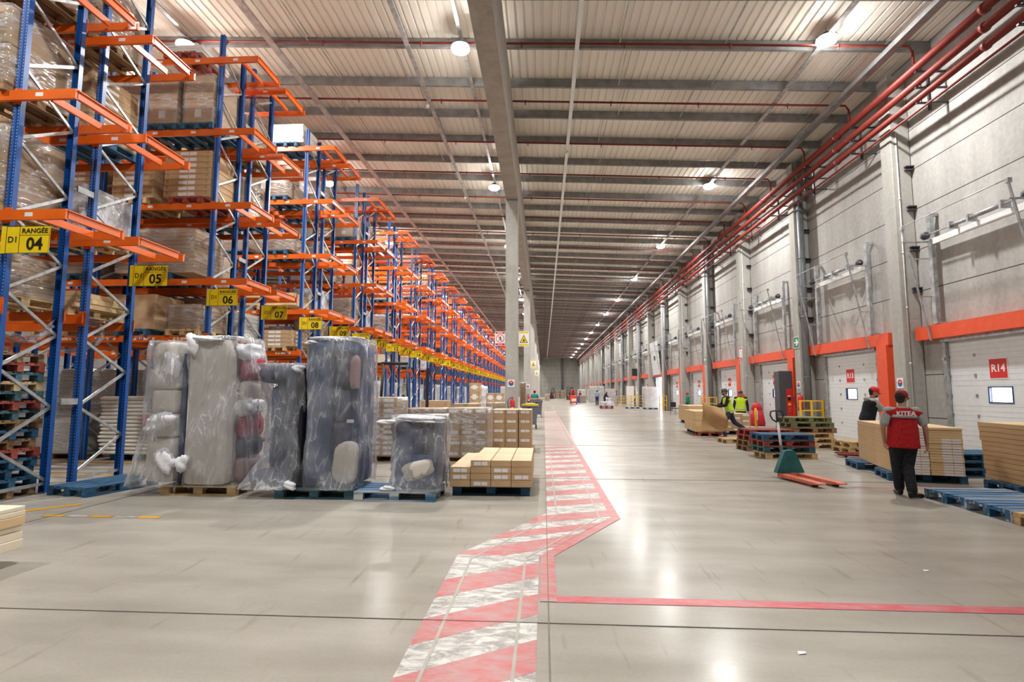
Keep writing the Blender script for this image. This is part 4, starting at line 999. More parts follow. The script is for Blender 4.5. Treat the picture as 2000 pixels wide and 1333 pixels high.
# rack 04 / 05 (cut by the left edge of the picture)
rack_load(4, 1, 0, ('boxes', .8, 1.1, 1.15), 'wood', x=-8.3); rack_load(4, 2, 0, B_BIG, 'old', x=-8.32); rack_load(4, 3, 0, B_BIG2, 'old', x=-8.32); rack_load(4, 0, 0, F_C, 'wood', x=-8.3)
rack_load(5, 1, 0, LUMP, 'wood', x=-8.32); rack_load(5, 2, 0, ('stack', .8, 1.15, .14, 8, 'all'), 'blue', x=-8.32); rack_load(5, 3, 0, B_BOX, 'old', x=-8.34); rack_load(5, 0, 0, ('open', 1.0, 1.1, .09, 3, 'boardt'), 'wood', x=-8.4)
rack_load(5, 2, 1, ('stack', .8, 1.15, .14, 8, 'all'), 'teal', x=-9.2); rack_load(5, 1, 1, F_C, 'blue', x=-9.25); rack_load(5, 3, 1, B_BIG, 'blue', x=-9.25)
# rack 06, fully seen
rack_load(6, 0, 0, ('flats', .78, 1.1, .56, 'c'), 'wood', x=-8.32); rack_load(6, 0, 1, None, 'blue', x=-9.55); rack_load(6, 0, 2, ('open', 1.5, 1.1, .09, 3, 'boardt'), 'wood', x=-11.6)
rack_load(6, 1, 0, F_C2, 'blue', x=-9.1); rack_load(6, 1, 2, ('flats', .8, 1.1, .9, 'c'), 'blue', x=-11.2)
rack_load(6, 2, 0, ('stack', 1.14, 1.1, .142, 8, 'front'), 'red', x=-8.44); rack_load(6, 2, 1, ('stack', 1.04, 1.1, .142, 6, 'front'), 'wood', x=-9.78); rack_load(6, 2, 2, ('stack', 1.04, 1.1, .142, 6, 'front'), 'wood', x=-11.2)
rack_load(6, 3, 0, B_BIG, 'blue', x=-8.26); rack_load(6, 3, 1, ('big', .74, 1.14, 1.2), 'blue', x=-9.16); rack_load(6, 3, 2, B_BOX, 'old'); rack_load(6, 3, 3, B_BIG2, 'wood')
rack_load(6, 4, 0, ('open', 1.1, 1.1, .05, 4, 'boardw'), 'red', x=-8.8); rack_load(6, 4, 3, ('open', 1.1, 1.1, .08, 5, 'board'), 'wood', x=-11.4)
# the big twin carton with the printed name on the lowest level of rack 06
for i, x_ in enumerate((-9.83, -9.26)):
    b = MB().cbox(-.3, .24, -.5, .5, 0, .82, .01); o = b.build('carton', M['card'], loc=(x_, Y0 + GP + .4, LV[0] + BH / 2 + .149)); tag(o, ['tall printed carton on the lowest level of rack zero six', 'plain tall carton right of the printed one on rack zero six'][i], 'carton')
    if i == 0: l = link('lettering', text_mesh('KITEA', .14, M['ink'], .03), o, loc=(-.06, -.503, .5))
def rand_loads(num, nslots, lv, p=.8):
    for li in lv:
        for si in range(nslots):
            if rnd.random() > p: continue
            kd = rnd.choice([B_BIG2, B_BOX, F_C, F_W, ('stack', .8, 1.12, .14, rnd.randint(4, 6), 'all'), ('open', .86, 1.12, .1, rnd.randint(4, 7), rnd.choice(['board', 'boardw', 'boardt'])), B_BOX, F_W, LUMP])
            rack_load(num, li, si, kd, rnd.choice(['blue', 'wood', 'old', 'red', 'teal', 'blue']))
rand_loads(7, 4, (0, 1, 2), .9); rack_load(7, 3, 0, ('big', .8, 1.1, 1.0), 'old'); rack_load(7, 3, 1, B_BOX, 'blue')
rack_load(8, 4, 0, ('open', 1.15, 1.1, .105, 6, 'boardw'), 'blue', x=-8.5); rack_load(8, 3, 0, ('flats', .9, 1.1, .5, 'c'), 'blue', x=-8.8); rack_load(8, 2, 0, ('flats', 1.1, 1.1, .38, 'c'), 'blue', x=-8.7); rack_load(8, 1, 0, ('open', 1.6, 1.1, .1, 4, 'boardt'), 'wood', x=-8.8); rack_load(8, 0, 0, ('stack', 1.2, 1.1, .13, 4, 'all'), 'wood', x=-8.6)
for li in (0, 1, 2, 3, 4):
    for si in (2, 3, 4, 5): 
        if rnd.random() < .75: rack_load(8, li, si, rnd.choice([F_C, F_W, B_BOX, B_BIG2]), rnd.choice(['blue', 'wood', 'old']))
rand_loads(9, 2, (0, 1, 2, 3), .85); rand_loads(10, 3, (0, 1, 2, 3), .8); rand_loads(11, 1, (0, 1, 2, 3), .8); rand_loads(12, 3, (0, 1, 2, 3), .7); rand_loads(13, 1, (0, 2), .8)
rand_loads(14, 2, (0, 1, 2), .7); rand_loads(16, 2, (0, 1, 2, 3), .5); rand_loads(18, 1, (0, 1, 2), .5); rand_loads(20, 1, (1, 2, 3), .5); rand_loads(24, 1, (1, 3), .7); rand_loads(28, 1, (1, 2), .7); rand_loads(32, 1, (2, 3), .7)
# white shrink-wrapped bundles standing on the floor bays of the racks
for num in (8, 10, 12, 14, 15, 16, 18, 19, 20, 22, 24, 26):
    k, h = (num - 4) // 2, (num - 4) % 2
    yc = Y0 + GP * k + (.455 if h == 0 else 1.895); x_ = -8.5 - .2 * (num % 3)
    pallet('old', f'old pallet on the floor bay of rack {word(num)}', (x_, yc, .002), PI / 2, 'pallets stored in the racks')
    wrapped_load(('flats', .8, 1.05, 1.95, 'w') if num in (8, 12, 15, 18, 22, 26) else ('lump', .8, 1.0, 1.9), f'tall white wrapped bundle on the floor bay of rack {word(num)}', (x_, yc, .1475), 0)

# floor bays of racks 04..07: pallet pile, wrapped mattresses, bundles
z = 0.0; cols = ['blue', 'blue', 'blue', 'teal', 'old', 'blue', 'red', 'blue', 'old', 'blue', 'teal', 'old', 'red', 'teal', 'blue']
for i, c in enumerate(['old', 'blue', 'blue', 'blue', 'red', 'old', 'blue', 'old', 'teal', 'red', 'teal', 'wood', 'teal', 'red', 'old']):
    pallet(c, f'{PNAME[c]} pallet, {ordn(i + 1)} from the floor in the pile under rack zero four', (-8.5 + .03 * math.sin(i * 2.1), Y0 + .46 + .02 * math.cos(i * 1.7), .001 + i * .1445), 0 + .02 * math.sin(i), 'pile of pallets at the left edge')
# a stack of white mattresses on the floor bay of rack 06
pallet('blue', 'dark blue pallet under the white mattress stack of rack zero six', (-9.4, Y0 + GP + .46, .001), 0, 'pallets stored in the racks')
for i in range(15):
    b = MB(); loft(b, [(0, .80, .5, 0), (.02, .86, .54, 0), (.06, .86, .54, 0), (.084, .80, .5, 0)], Matrix.Identity(4), n=40, p=9)
    o = b.build('mattress', M['boardw'], loc=(-9.42 + .03 * math.sin(i * 1.3), Y0 + GP + .46, .147 + i * .088)); tag(o, f'flat white wrapped mattress, {ordn(i + 1)} from the bottom under rack zero six', 'mattress', 'white mattresses stacked under a rack')
pallet('old', 'old pallet under the film-wrapped bundle below rack zero six', (-11.45, Y0 + GP + .46, .001), 0, 'pallets stored in the racks')
wrapped_load(('bigw', 1.1, .9, .78), 'film-wrapped grey bundle left of the white mattresses under rack zero six', (-11.45, Y0 + GP + .46, .1475))
for i, (x_, nm) in enumerate(((-13.6, 'left'), (-11.9, 'middle'), (-9.4, 'right'))):
    pallet('old', f'old pallet under the {nm} tall white bundle of rack zero eight', (x_, Y0 + 2 * GP - 1.35 if i else Y0 + GP + 1.9, .001), 0, 'pallets stored in the racks') if False else None
wrapped_load(('flats', 1.7, .9, 2.15, 'w'), 'wide tall grey-white wrapped stack behind the mattresses, left one', (-14.6, Y0 + GP + 1.9, .002))
wrapped_load(('flats', 1.7, .9, 2.15, 'w'), 'wide tall grey-white wrapped stack behind the mattresses, right one', (-11.85, Y0 + GP + 1.9, .002))
wrapped_load(('flats', 1.7, .9, 2.15, 'w'), 'wide tall white wrapped stack between the dark sofa and rack zero seven', (-9.5, Y0 + GP + 1.9, .002))

# ------------------------------------------------------------------ the wrapped sofas
def soft(name, mat, x0, x1, y0, y1, z0, z1, parent, r=.05, bulge=.015, seg=4):
    """a cushion: box swollen and rounded"""
    n = 9; vs = []; idx = {}
    c = Vector(((x0 + x1) / 2, (y0 + y1) / 2, (z0 + z1) / 2)); hx, hy, hz = (x1 - x0) / 2, (y1 - y0) / 2, (z1 - z0) / 2
    b = MB(); fs = []
    def P(u, v, w):
        p = [u * hx, v * hy, w * hz]; q = [max(-h_ + r, min(h_ - r, a)) for a, h_ in zip(p, (hx, hy, hz))]
        d = Vector([a - b_ for a, b_ in zip(p, q)]); 
        if d.length > 1e-6: d = d.normalized() * r
        bl = bulge * (1 - abs(u) ** 2) * (1 - abs(v) ** 2) + bulge * (1 - abs(v) ** 2) * (1 - abs(w) ** 2) + bulge * (1 - abs(u) ** 2) * (1 - abs(w) ** 2)
        o = Vector(q) + d; m = max(abs(u), abs(v), abs(w)); nn = Vector((u if abs(u) == m else 0, v if abs(v) == m else 0, w if abs(w) == m else 0)).normalized()
        return c + o + nn * bl
    def V(i, j, k):
        if (i, j, k) not in idx: idx[(i, j, k)] = len(vs); vs.append(P(2 * i / n - 1, 2 * j / n - 1, 2 * k / n - 1))
        return idx[(i, j, k)]
    for i in range(n):
        for j in range(n):
            fs += [(V(i, j, 0), V(i, j + 1, 0), V(i + 1, j + 1, 0), V(i + 1, j, 0)), (V(i, j, n), V(i + 1, j, n), V(i + 1, j + 1, n), V(i, j + 1, n)),
                   (V(i, 0, j), V(i + 1, 0, j), V(i + 1, 0, j + 1), V(i, 0, j + 1)), (V(i, n, j), V(i, n, j + 1), V(i + 1, n, j + 1), V(i + 1, n, j)),
                   (V(0, i, j), V(0, i, j + 1), V(0, i + 1, j + 1), V(0, i + 1, j)), (V(n, i, j), V(n, i + 1, j), V(n, i + 1, j + 1), V(n, i, j + 1))]
    b.add(vs, fs, 0, True); return link(name, b.mesh(name, mat), parent)
def pad(parent, x, y, z, rx, ry, rz_, seed=0, tilt=0.0, name='foam_wrap', mat='foam'):
    """a crumpled piece of foam film or a scatter cushion"""
    r = random.Random(seed); b = MB(); p = [r.uniform(0, 6.28) for _ in range(6)]
    b.ell((0, 0, 0), (1, 1, 1), n=26); vs = []
    for v in b.v:
        v = Vector(v); q = 3.2; L_ = (abs(v.x) ** q + abs(v.y) ** q + abs(v.z) ** q) ** (1 / q); v = v / L_
        k = 1 + .13 * math.sin(3.1 * v.x + p[0] + 2 * v.z) + .10 * math.sin(5.3 * v.z + p[1] + 3 * v.x) + .06 * math.sin(11 * v.x + 7 * v.y + p[2]) + .05 * math.sin(13 * v.z - 9 * v.x + p[3])
        if name != 'foam_wrap': k = 1 + .05 * math.sin(3 * v.x + p[0]) + .04 * math.sin(4 * v.z + p[1])
        vs.append((v.x * rx * k, v.y * ry * k, v.z * rz_ * k))
    Mx = Matrix.Translation((x, y, z)) @ Matrix.Rotation(tilt, 4, 'Y'); b.v = [tuple(Mx @ Vector(v)) for v in vs]
    return link(name, b.mesh(name, M[mat]), parent)
def drape(parent, rings, seed=1, amp=.02, mat='film', n=72, pleat=9):
    """film hung over the load: rings (z, x0, x1, y0, y1); vertical folds run down it"""
    r = random.Random(seed); vs = []; ph = [r.uniform(0, 6.28) for _ in range(6)]; m = len(rings)
    prof = []
    zs = [q[0] for q in rings]; steps = 26
    for s_ in range(steps + 1):
        z = zs[0] + (zs[-1] - zs[0]) * s_ / steps; i = max(j for j in range(m) if zs[j] <= z + 1e-6); i = min(i, m - 2); f = (z - zs[i]) / (zs[i + 1] - zs[i]); f = max(0, min(1, f))
        prof.append([z] + [rings[i][q] * (1 - f) + rings[i + 1][q] * f for q in range(1, 5)])
    for z, x0, x1, y0, y1 in prof:
        cx, cy, a, b_ = (x0 + x1) / 2, (y0 + y1) / 2, (x1 - x0) / 2, (y1 - y0) / 2
        for k in range(n):
            an = 2 * PI * k / n; c, s2 = math.cos(an), math.sin(an); p = 6
            den = (abs(c) ** p + abs(s2) ** p) ** (1 / p); fx, fy = c / den, s2 / den
            t = (z - zs[0]) / (zs[-1] - zs[0])
            w1 = abs(math.sin(pleat * .5 * an + ph[0] + 1.6 * math.sin(2.2 * t + ph[1]))) ** .5; d = amp * (1.6 - 2.2 * w1 + .7 * math.sin((pleat * 2 + 1) * an + ph[2] + 5 * t) + .6 * math.sin(11 * t + 3 * an + ph[3])) + r.uniform(-.35, .35) * amp
            vs.append((cx + fx * (a + d), cy + fy * (b_ + d), z + r.uniform(-.01, .01)))
    S_ = steps + 1
    fs = [(j * n + k, j * n + (k + 1) % n, (j + 1) * n + (k + 1) % n, (j + 1) * n + k) for j in range(steps) for k in range(n)]
    c = len(vs); vs.append(((prof[-1][1] + prof[-1][2]) / 2, (prof[-1][3] + prof[-1][4]) / 2, prof[-1][0] + .01)); fs += [((S_ - 1) * n + k, (S_ - 1) * n + (k + 1) % n, c) for k in range(n)]
    b = MB().add(vs, fs, 0, True); return link('film', b.mesh('film', M[mat]), parent)
pallet('wood', 'bare wood pallet under the two grey film-wrapped sofas', (-5.30, 8.52, 0), 0, 'pallets with sofas'); PZ0 = .146
t = thing('wrapped_sofa', 'grey sofa stood on end in clear film beside the empty blue pallet', 'sofa', (0, 0, PZ0), 0, 'sofas stood on end in film')
for i in range(4): soft('seat_cushion', M['fabg'], -6.16 + .015 * i, -5.72, 8.12, 8.5, .74 + .37 * i, 1.10 + .37 * i, t, .05, .02)
soft('backrest', M['fabg'], -6.2, -5.72, 8.35, 8.95, .02, 2.18, t, .06); soft('sofa_base', M['fabn'], -5.715, -5.62, 8.2, 8.9, .02, 2.05, t, .03)
soft('armrest', M['fabg'], -6.18, -5.70, 8.10, 8.5, .05, .72, t, .08)
pad(t, -5.82, 8.1, 1.86, .15, .07, .19, 1, name='foam_wrap'); pad(t, -5.93, 8.06, .98, .24, .06, .12, 2, -.35); pad(t, -5.80, 8.05, .38, .2, .07, .14, 3, .5); pad(t, -6.22, 8.2, .95, .05, .1, .12, 5, 0, 'cushion', 'fabp')
drape(t, [(.0, -6.46, -5.66, 7.96, 8.98), (.3, -6.36, -5.64, 7.98, 8.98), (1.0, -6.26, -5.62, 8.0, 8.98), (1.7, -6.23, -5.62, 8.02, 8.98), (2.1, -6.28, -5.61, 8.02, 8.98), (2.24, -6.26, -5.61, 8.06, 8.98)], 4, .016)
t = thing('wrapped_sofa', 'tall light-grey sofa on end with crimson and pink cushions at its right side', 'sofa', (0, 0, PZ0), 0, 'sofas stood on end in film')
soft('sofa_base', M['fabg'], -5.52, -4.86, 8.06, 8.3, .03, 2.26, t, .05, .01); soft('backrest', M['fabg'], -5.50, -4.90, 8.31, 8.9, .03, 2.22, t, .08, .01)
for (z0, z1, m, nm) in ((1.62, 2.02, 'fabp', 'cushion'), (1.22, 1.62, 'fabg', 'cushion'), (.72, 1.08, 'fabp', 'cushion'), (.42, .72, 'fabd', 'cushion'), (.05, .42, 'fabr', 'cushion')): soft(nm, M[m], -4.88, -4.66, 8.32, 8.84, z0, z1, t, .09, .03)
pad(t, -4.76, 8.5, 1.2, .13, .26, .17, 6, .5); pad(t, -4.78, 8.5, 2.08, .13, .28, .14, 7); pad(t, -5.46, 8.08, 2.18, .10, .1, .16, 8); pad(t, -5.2, 8.2, 2.27, .34, .18, .05, 9); pad(t, -5.5, 8.02, .35, .09, .06, .12, 10)
drape(t, [(.0, -5.57, -4.62, 7.98, 8.98), (.5, -5.56, -4.62, 8.0, 8.98), (1.5, -5.55, -4.62, 8.02, 8.98), (2.0, -5.56, -4.66, 8.02, 8.98), (2.31, -5.54, -4.72, 8.04, 8.96)], 5, .014)
pallet('teal', 'dark teal pallet under the two navy film-wrapped sofas', (-3.42, 8.38, 0), 0, 'pallets with sofas')
t = thing('wrapped_sofa', 'shorter navy sofa on end in film, flaring at its foot', 'sofa', (0, 0, PZ0), 0, 'sofas stood on end in film')
soft('backrest', M['fabd'], -4.10, -3.80, 8.05, 8.75, .03, 1.78, t, .06); soft('armrest', M['fabd'], -4.38, -3.82, 8.0, 8.7, 1.58, 1.84, t, .1); soft('armrest', M['fabd'], -4.46, -3.85, 7.98, 8.7, .02, .24, t, .09)
for i in range(2): soft('seat_cushion', M['fabn'], -4.18, -4.08, 8.06, 8.7, .3 + .62 * i, .9 + .62 * i, t, .04)
soft('sofa_base', M['black'], -3.80, -3.68, 8.1, 8.75, .03, 1.8, t, .02); pad(t, -3.78, 8.12, 1.8, .09, .08, .06, 12); pad(t, -3.76, 7.93, .06, .09, .06, .06, 13)  # black base strip paints in the shaded gap between the two navy sofas
drape(t, [(.0, -4.60, -3.68, 7.86, 8.85), (.15, -4.50, -3.66, 7.92, 8.85), (.5, -4.27, -3.68, 7.98, 8.82), (1.2, -4.22, -3.70, 8.0, 8.82), (1.55, -4.38, -3.68, 7.98, 8.82), (1.88, -4.46, -3.68, 7.97, 8.82)], 6, .02)
t = thing('wrapped_sofa', 'tallest navy sofa on end in film with a small white tag', 'sofa', (0, 0, PZ0), 0, 'sofas stood on end in film')
soft('backrest', M['fabn'], -3.61, -3.22, 8.02, 8.75, .03, 2.12, t, .06, .012); soft('sofa_base', M['fabn'], -3.20, -2.84, 8.3, 8.95, .03, 2.18, t, .05); soft('armrest', M['fabn'], -3.62, -2.90, 8.0, 8.8, 2.0, 2.24, t, .09)
for i in range(3): soft('seat_cushion', M['fabd'], -3.20, -3.0, 8.08, 8.3, .5 + .5 * i, .98 + .5 * i, t, .05)
pad(t, -3.0, 8.12, .38, .2, .1, .3, 14, .1, 'cushion', 'fabg'); soft('cushion', M['fabr'], -2.98, -2.86, 8.1, 8.28, 1.5, 2.0, t, .04); pad(t, -3.56, 8.05, 2.2, .1, .06, .03, 15); pad(t, -3.2, 8.2, 2.26, .4, .2, .04, 16)
link('paper_tag', MB().box(-2.96, -2.85, 8.0, 8.002, .98, 1.03).mesh('paper_tag', M['label']), t, rot=(0, 0, 0))
drape(t, [(.0, -3.64, -2.76, 7.9, 9.0), (.3, -3.64, -2.74, 7.94, 9.0), (.9, -3.64, -2.76, 7.96, 9.0), (1.7, -3.64, -2.78, 7.94, 9.0), (2.1, -3.64, -2.76, 7.92, 9.0), (2.28, -3.64, -2.80, 7.96, 8.98)], 7, .018)
pallet('worn', 'worn blue pallet jutting out left of the low navy sofa', (-2.18, 8.28, 0), 0, 'pallets with sofas')
t = thing('wrapped_sofa', 'low navy armchair block in film with foam round its top', 'sofa', (0, 0, PZ0), 0, 'sofas stood on end in film')
soft('backrest', M['fabn'], -2.24, -1.86, 8.06, 8.7, .02, .98, t, .06, .012); soft('armrest', M['fabd'], -1.84, -1.56, 8.12, 8.7, .02, 1.0, t, .06); soft('seat_cushion', M['fabn'], -2.1, -1.62, 8.0, 8.12, .12, .5, t, .05); pad(t, -1.86, 8.02, .3, .24, .07, .13, 17, -.3, 'cushion', 'fabg')
pad(t, -1.92, 8.3, 1.03, .42, .34, .05, 18); pad(t, -2.34, 8.0, 1.0, .13, .05, .03, 19); pad(t, -2.3, 7.95, .03, .1, .05, .035, 20)
drape(t, [(.0, -2.36, -1.48, 7.9, 8.82), (.2, -2.30, -1.50, 7.96, 8.82), (.6, -2.28, -1.50, 7.98, 8.82), (.9, -2.32, -1.48, 7.96, 8.82), (1.09, -2.28, -1.52, 7.98, 8.8)], 8, .02)
# empty blue pallet in front of rack 04/05
pallet('blue', 'empty blue pallet lying before the first rack posts', (-7.10, 8.5, 0), 1.36, 'pallets on the floor')

# ------------------------------------------------------------------ carton stacks in the middle
pallet('blue', 'blue pallet under the long brown cartons by the striped walkway', (-.82, 8.85, 0), 0, 'pallets on the floor'); 
CL = {1: [0, 1, 1], 2: [1, 0, 0, 1], 3: [0, 1, 1, 0], 4: [0, 1, 0, 0]}
for c in range(4):
    n = 3 if c == 0 else 4
    for j in range(n):
        lab = CL[c + 1][j]; x_ = -1.285 + .314 * c
        carton((.308, 1.9, .099, ('label', 'front' if lab else 'none'), ('tape', False)), f'long {["labelled", "unlabelled"][0 if lab else 1]} carton by the striped walkway, {ordn(j + 1)} up, {ordn(c + 1)} column', (x_, 9.3 + (.0 if c else -.02), PZ0 + .1005 * j), 0, 'long low cartons by the walkway')
def end_stack(px, py, ncol, nrow, W_, H_, D_, tagn, wrapped, pal='wood', lbrows=lambda j: j % 2 == 0, sx=0, base=PZ0):
    x0 = px
    if wrapped:
        t = thing('wrapped_load', f'film-wrapped stack of labelled cartons {tagn}', 'wrapped load', (x0 + ncol * W_ / 2, py + D_ / 2, base), 0, 'wrapped carton stacks on the floor'); par = t
    for c in range(ncol):
        for j in range(nrow):
            lab = lbrows(j); key = (W_ - .006, D_, H_ - .002, ('label', 'front' if lab else 'none'), ('tape', False))
            lx = x0 + W_ * (c + .5); 
            if wrapped:
                if key not in CM: CM[key] = carton_mesh(*key[:3], **dict(key[3:]))
                link('carton', CM[key], par, loc=(lx - t.location.x, 0, j * H_))
            else: carton(key, f'{"labelled" if lab else "unlabelled"} low carton, {ordn(j + 1)} up, {ordn(c + 1)} column, {tagn}', (lx + (.015 if c == ncol - 1 else 0), py + D_ / 2, base + j * H_), 0, 'cartons stacked ' + tagn)
    if wrapped: f = MB(); skin_box(f, ncol * W_ + .01, D_ + .02, nrow * H_ + .01, .012, 10, 5); link('film', f.mesh('film', M['filmload']), t)
    pallet(pal, f'{PNAME[pal]} pallet under the cartons {tagn}', (x0 + ncol * W_ / 2, py + .42, .0), 0, 'pallets on the floor')
end_stack(-2.20, 12.2, 3, 9, .31, .119, 1.15, 'behind the low navy sofa', True, lbrows=lambda j: j % 2 == 0)
end_stack(-1.36, 14.25, 3, 8, .342, .122, 1.15, 'left of the grey wheeled bin', False, lbrows=lambda j: j % 2 == 1)
end_stack(-4.35, 12.15, 3, 11, .33, .119, 1.1, 'right of the tallest navy sofa', True, 'old', lbrows=lambda j: True)
end_stack(-3.5, 13.45, 3, 1, .36, 1.02, 1.1, 'wide low one behind the navy sofas', True, 'wood', lbrows=lambda j: True)
def simple_boxes(lst, grp):
    for (x, y, z, wx, wy, h, mt, lb) in lst:
        key = (wx, wy, h, ('label', 'small'), ('mat', mt))
        carton(key, lb, (x, y, z), 0, grp)
pallet('wood', 'pallet under the twin cartons before the first concrete column', (-3.5, 24.6, 0), 0, 'pallets on the floor')
simple_boxes([(-3.8, 24.6, PZ0, .6, .8, .9, 'card', 'left twin carton among goods before the first column'), (-3.19, 24.6, PZ0, .6, .8, .9, 'card', 'right twin carton among goods before the first column'),
              (-3.62, 28.5, PZ0 + .9, .55, .8, .55, 'card', 'brown carton topping the white crates, upper left'), (-3.62, 28.5, PZ0 + 1.451, .55, .8, .45, 'card', 'uppermost brown carton over the white crates'), (-3.62, 28.5, PZ0, .6, .8, .898, 'boardw', 'white crate under the brown cartons')], 'loose cartons before the column')
pallet('wood', 'pallet under the white crate column', (-3.6, 28.6, 0), 0, 'pallets on the floor')
pallet('wood', 'pallet under the pairs of square cartons', (-2.5, 27.9, 0), 0, 'pallets on the floor')
for i in range(2):
    for j in range(3): simple_boxes([(-2.72 + .45 * i, 27.9, PZ0 + .46 * j, .44, .8, .455, 'card', f'square carton, {["left", "right"][i]} column, {ordn(j + 1)} up, left of the first extinguisher')], 'square carton pairs')
wrapped_load(('boxes', .9, .8, 1.1), 'film-wrapped pale cartons just left of the first column foot', (-2.1, 24.4, .002), 0, 'wrapped carton stacks on the floor')
wrapped_load(('boxes', .9, .8, 1.1), 'film-wrapped cartons far behind the square carton pairs', (-3.0, 33.5, .002), 0, 'wrapped carton stacks on the floor')
wrapped_load(('lump', .8, 1.0, 1.9), 'tall white soft bundle behind the square cartons', (-3.9, 33.0, .002), 0, 'wrapped carton stacks on the floor')
wrapped_load(('flats', .8, 1.05, 1.95, 'w'), 'tall pale wrapped boards near the second column', (-2.6, 38.0, .002), 0, 'wrapped carton stacks on the floor')
carton((1.0, .8, .36, ('label', 'none')), 'long carton resting on the wrapped load left of the orange floor', (-4.05, 20.2, PZ0 + .75), 0, 'loose cartons before the column')
wrapped_load(('flats', 1.0, .8, .75, 'c'), 'wrapped boards under the long carton near the reach truck', (-4.05, 20.2, PZ0 - .0), 0, 'wrapped carton stacks on the floor'); pallet('old', 'old pallet under the wrapped boards near the reach truck', (-4.05, 20.2, 0), 0, 'pallets on the floor')
wrapped_load(('flats', .27, .4, 1.15, 'c'), 'tall narrow brown and white pack on a crate beside the first column', (-.95, 24.8, .852), 0, 'wrapped carton stacks on the floor')
tag(MB().cbox(-.2, .2, -.25, .25, .0, .85, .02).build('crate', M['white'], loc=(-.93, 24.8, 0)), 'white crate under the tall narrow pack by the column', 'crate')
# boards cut by the left edge
pallet('old', 'old pallet under the pale boards at the lower left edge', (-5.68, 4.42, 0), .0, 'pallets on the floor')
for j, (h, d) in enumerate(((.085, 0), (.07, .02), (.06, .05), (.085, -.01), (.045, 0), (.04, .01))):
    z0 = PZ0 - .0 + sum((.085, .07, .06, .085, .045, .04)[:j])
    tag(MB().cbox(-.7, .7, -.5, .5, 0, h - .003, .004).build('board', M['board'] if j != 3 else M['boardt'], loc=(-5.54 - d * .5, 4.38, z0)), f'pale flat pack at the lower left edge, {ordn(j + 1)} from the bottom', 'board', 'pale flat packs at the left edge')

# ------------------------------------------------------------------ right side goods
for i, (c, dx, dy, rz) in enumerate((('wood', 0, 0, .03), ('teal', -.03, .03, .01), ('red', -.04, .02, .02), ('blue', -.06, .0, .0))):
    pallet(c, f'{PNAME[c]} pallet, {ordn(i + 1)} from the floor behind the pallet truck', (5.93 + dx, 13.85 + dy, .001 + .1465 * i), rz, 'pallet stack behind the pallet truck')
for i in range(4): pallet('red' if i > 1 else 'old', f'{PNAME["red" if i > 1 else "old"]} pallet, {ordn(i + 1)} up, in the pile behind the blue-topped pile', (6.1 + .02 * i, 15.55, .001 + .1465 * i), .05 + .02 * i, 'red-topped pallet pile')
for i, c in enumerate(('wood', 'wood', 'wood', 'old', 'olive', 'olive')): pallet(c, f'{PNAME[c]} pallet, {ordn(i + 1)} up, in the pile before dock door thirteen', (7.75 - .05 * (i % 3), 16.35 + .03 * i, .001 + .1465 * i), .03 * (i - 2), 'olive-topped pallet pile')
for i in range(2): pallet('wood', f'bare wood pallet, {ordn(i + 1)} up, right of the olive-topped pile', (8.6 + .05 * i, 15.3, .001 + .1465 * i), .1, 'olive-topped pallet pile')
pallet('wood', 'light wood pallet alone behind the striding person', (6.25, 17.75, 0), .12, 'pallets on the floor')
# brown labelled cartons behind the striding person
for c in range(3):
    for j in range(6):
        if c == 2 and j == 5: pass
        carton((.33, 1.2, .105, ('label', 'front' if (j + c) % 2 else 'none'), ('tape', False)), f'low brown carton, {ordn(j + 1)} up in the {ordn(c + 1)} column behind the striding person', (6.95 + .336 * c, 21.5, PZ0 + .107 * j), -.05, 'low cartons behind the striding person')
pallet('old', 'old pallet under the brown cartons behind the striding person', (7.3, 21.35, 0), 0, 'pallets on the floor')
def board_pile(cx, cy, rz, wx, wy, h, n, nm, grp, mat='boardt', z0=PZ0, skew=.0):
    me = MB().cbox(-wx / 2, wx / 2, -wy / 2, wy / 2, 0, h / n - .004, .004).mesh('board', M[mat])
    for j in range(n): tag(link('board', me, loc=(cx + rnd.uniform(-.008, .008) + skew * j, cy + rnd.uniform(-.012, .012), z0 + h / n * j), rz=rz), f'long tan board, {ordn(j + 1)} from the bottom {nm}', 'board', grp)
board_pile(6.12, 21.4, -.08, .95, 2.3, .75, 9, 'in the pile beside the striding person', 'tan boards by the striding person')
pallet('blue', 'blue pallet under the far end of the tan boards by the striding person', (6.2, 22.0, 0), 1.49, 'pallets on the floor'); pallet('red', 'red pallet under the near end of the tan boards by the striding person', (6.08, 20.78, 0), 1.49, 'pallets on the floor')
board_pile(7.75, 28.4, -.05, 1.1, 2.6, .78, 9, 'in the pile near the black chair', 'tan boards near the chair')
for y_ in (27.8, 29.1): pallet('blue', f'blue pallet under the {"near" if y_ < 28 else "far"} end of the boards by the chair', (7.75, y_, 0), 1.52, 'pallets on the floor')
for i in range(5): pallet('blue', f'blue pallet, {ordn(i + 1)} up, in the pile between the two tan board piles', (7.35, 24.6, .001 + .1465 * i), 1.5, 'blue pallets between board piles')
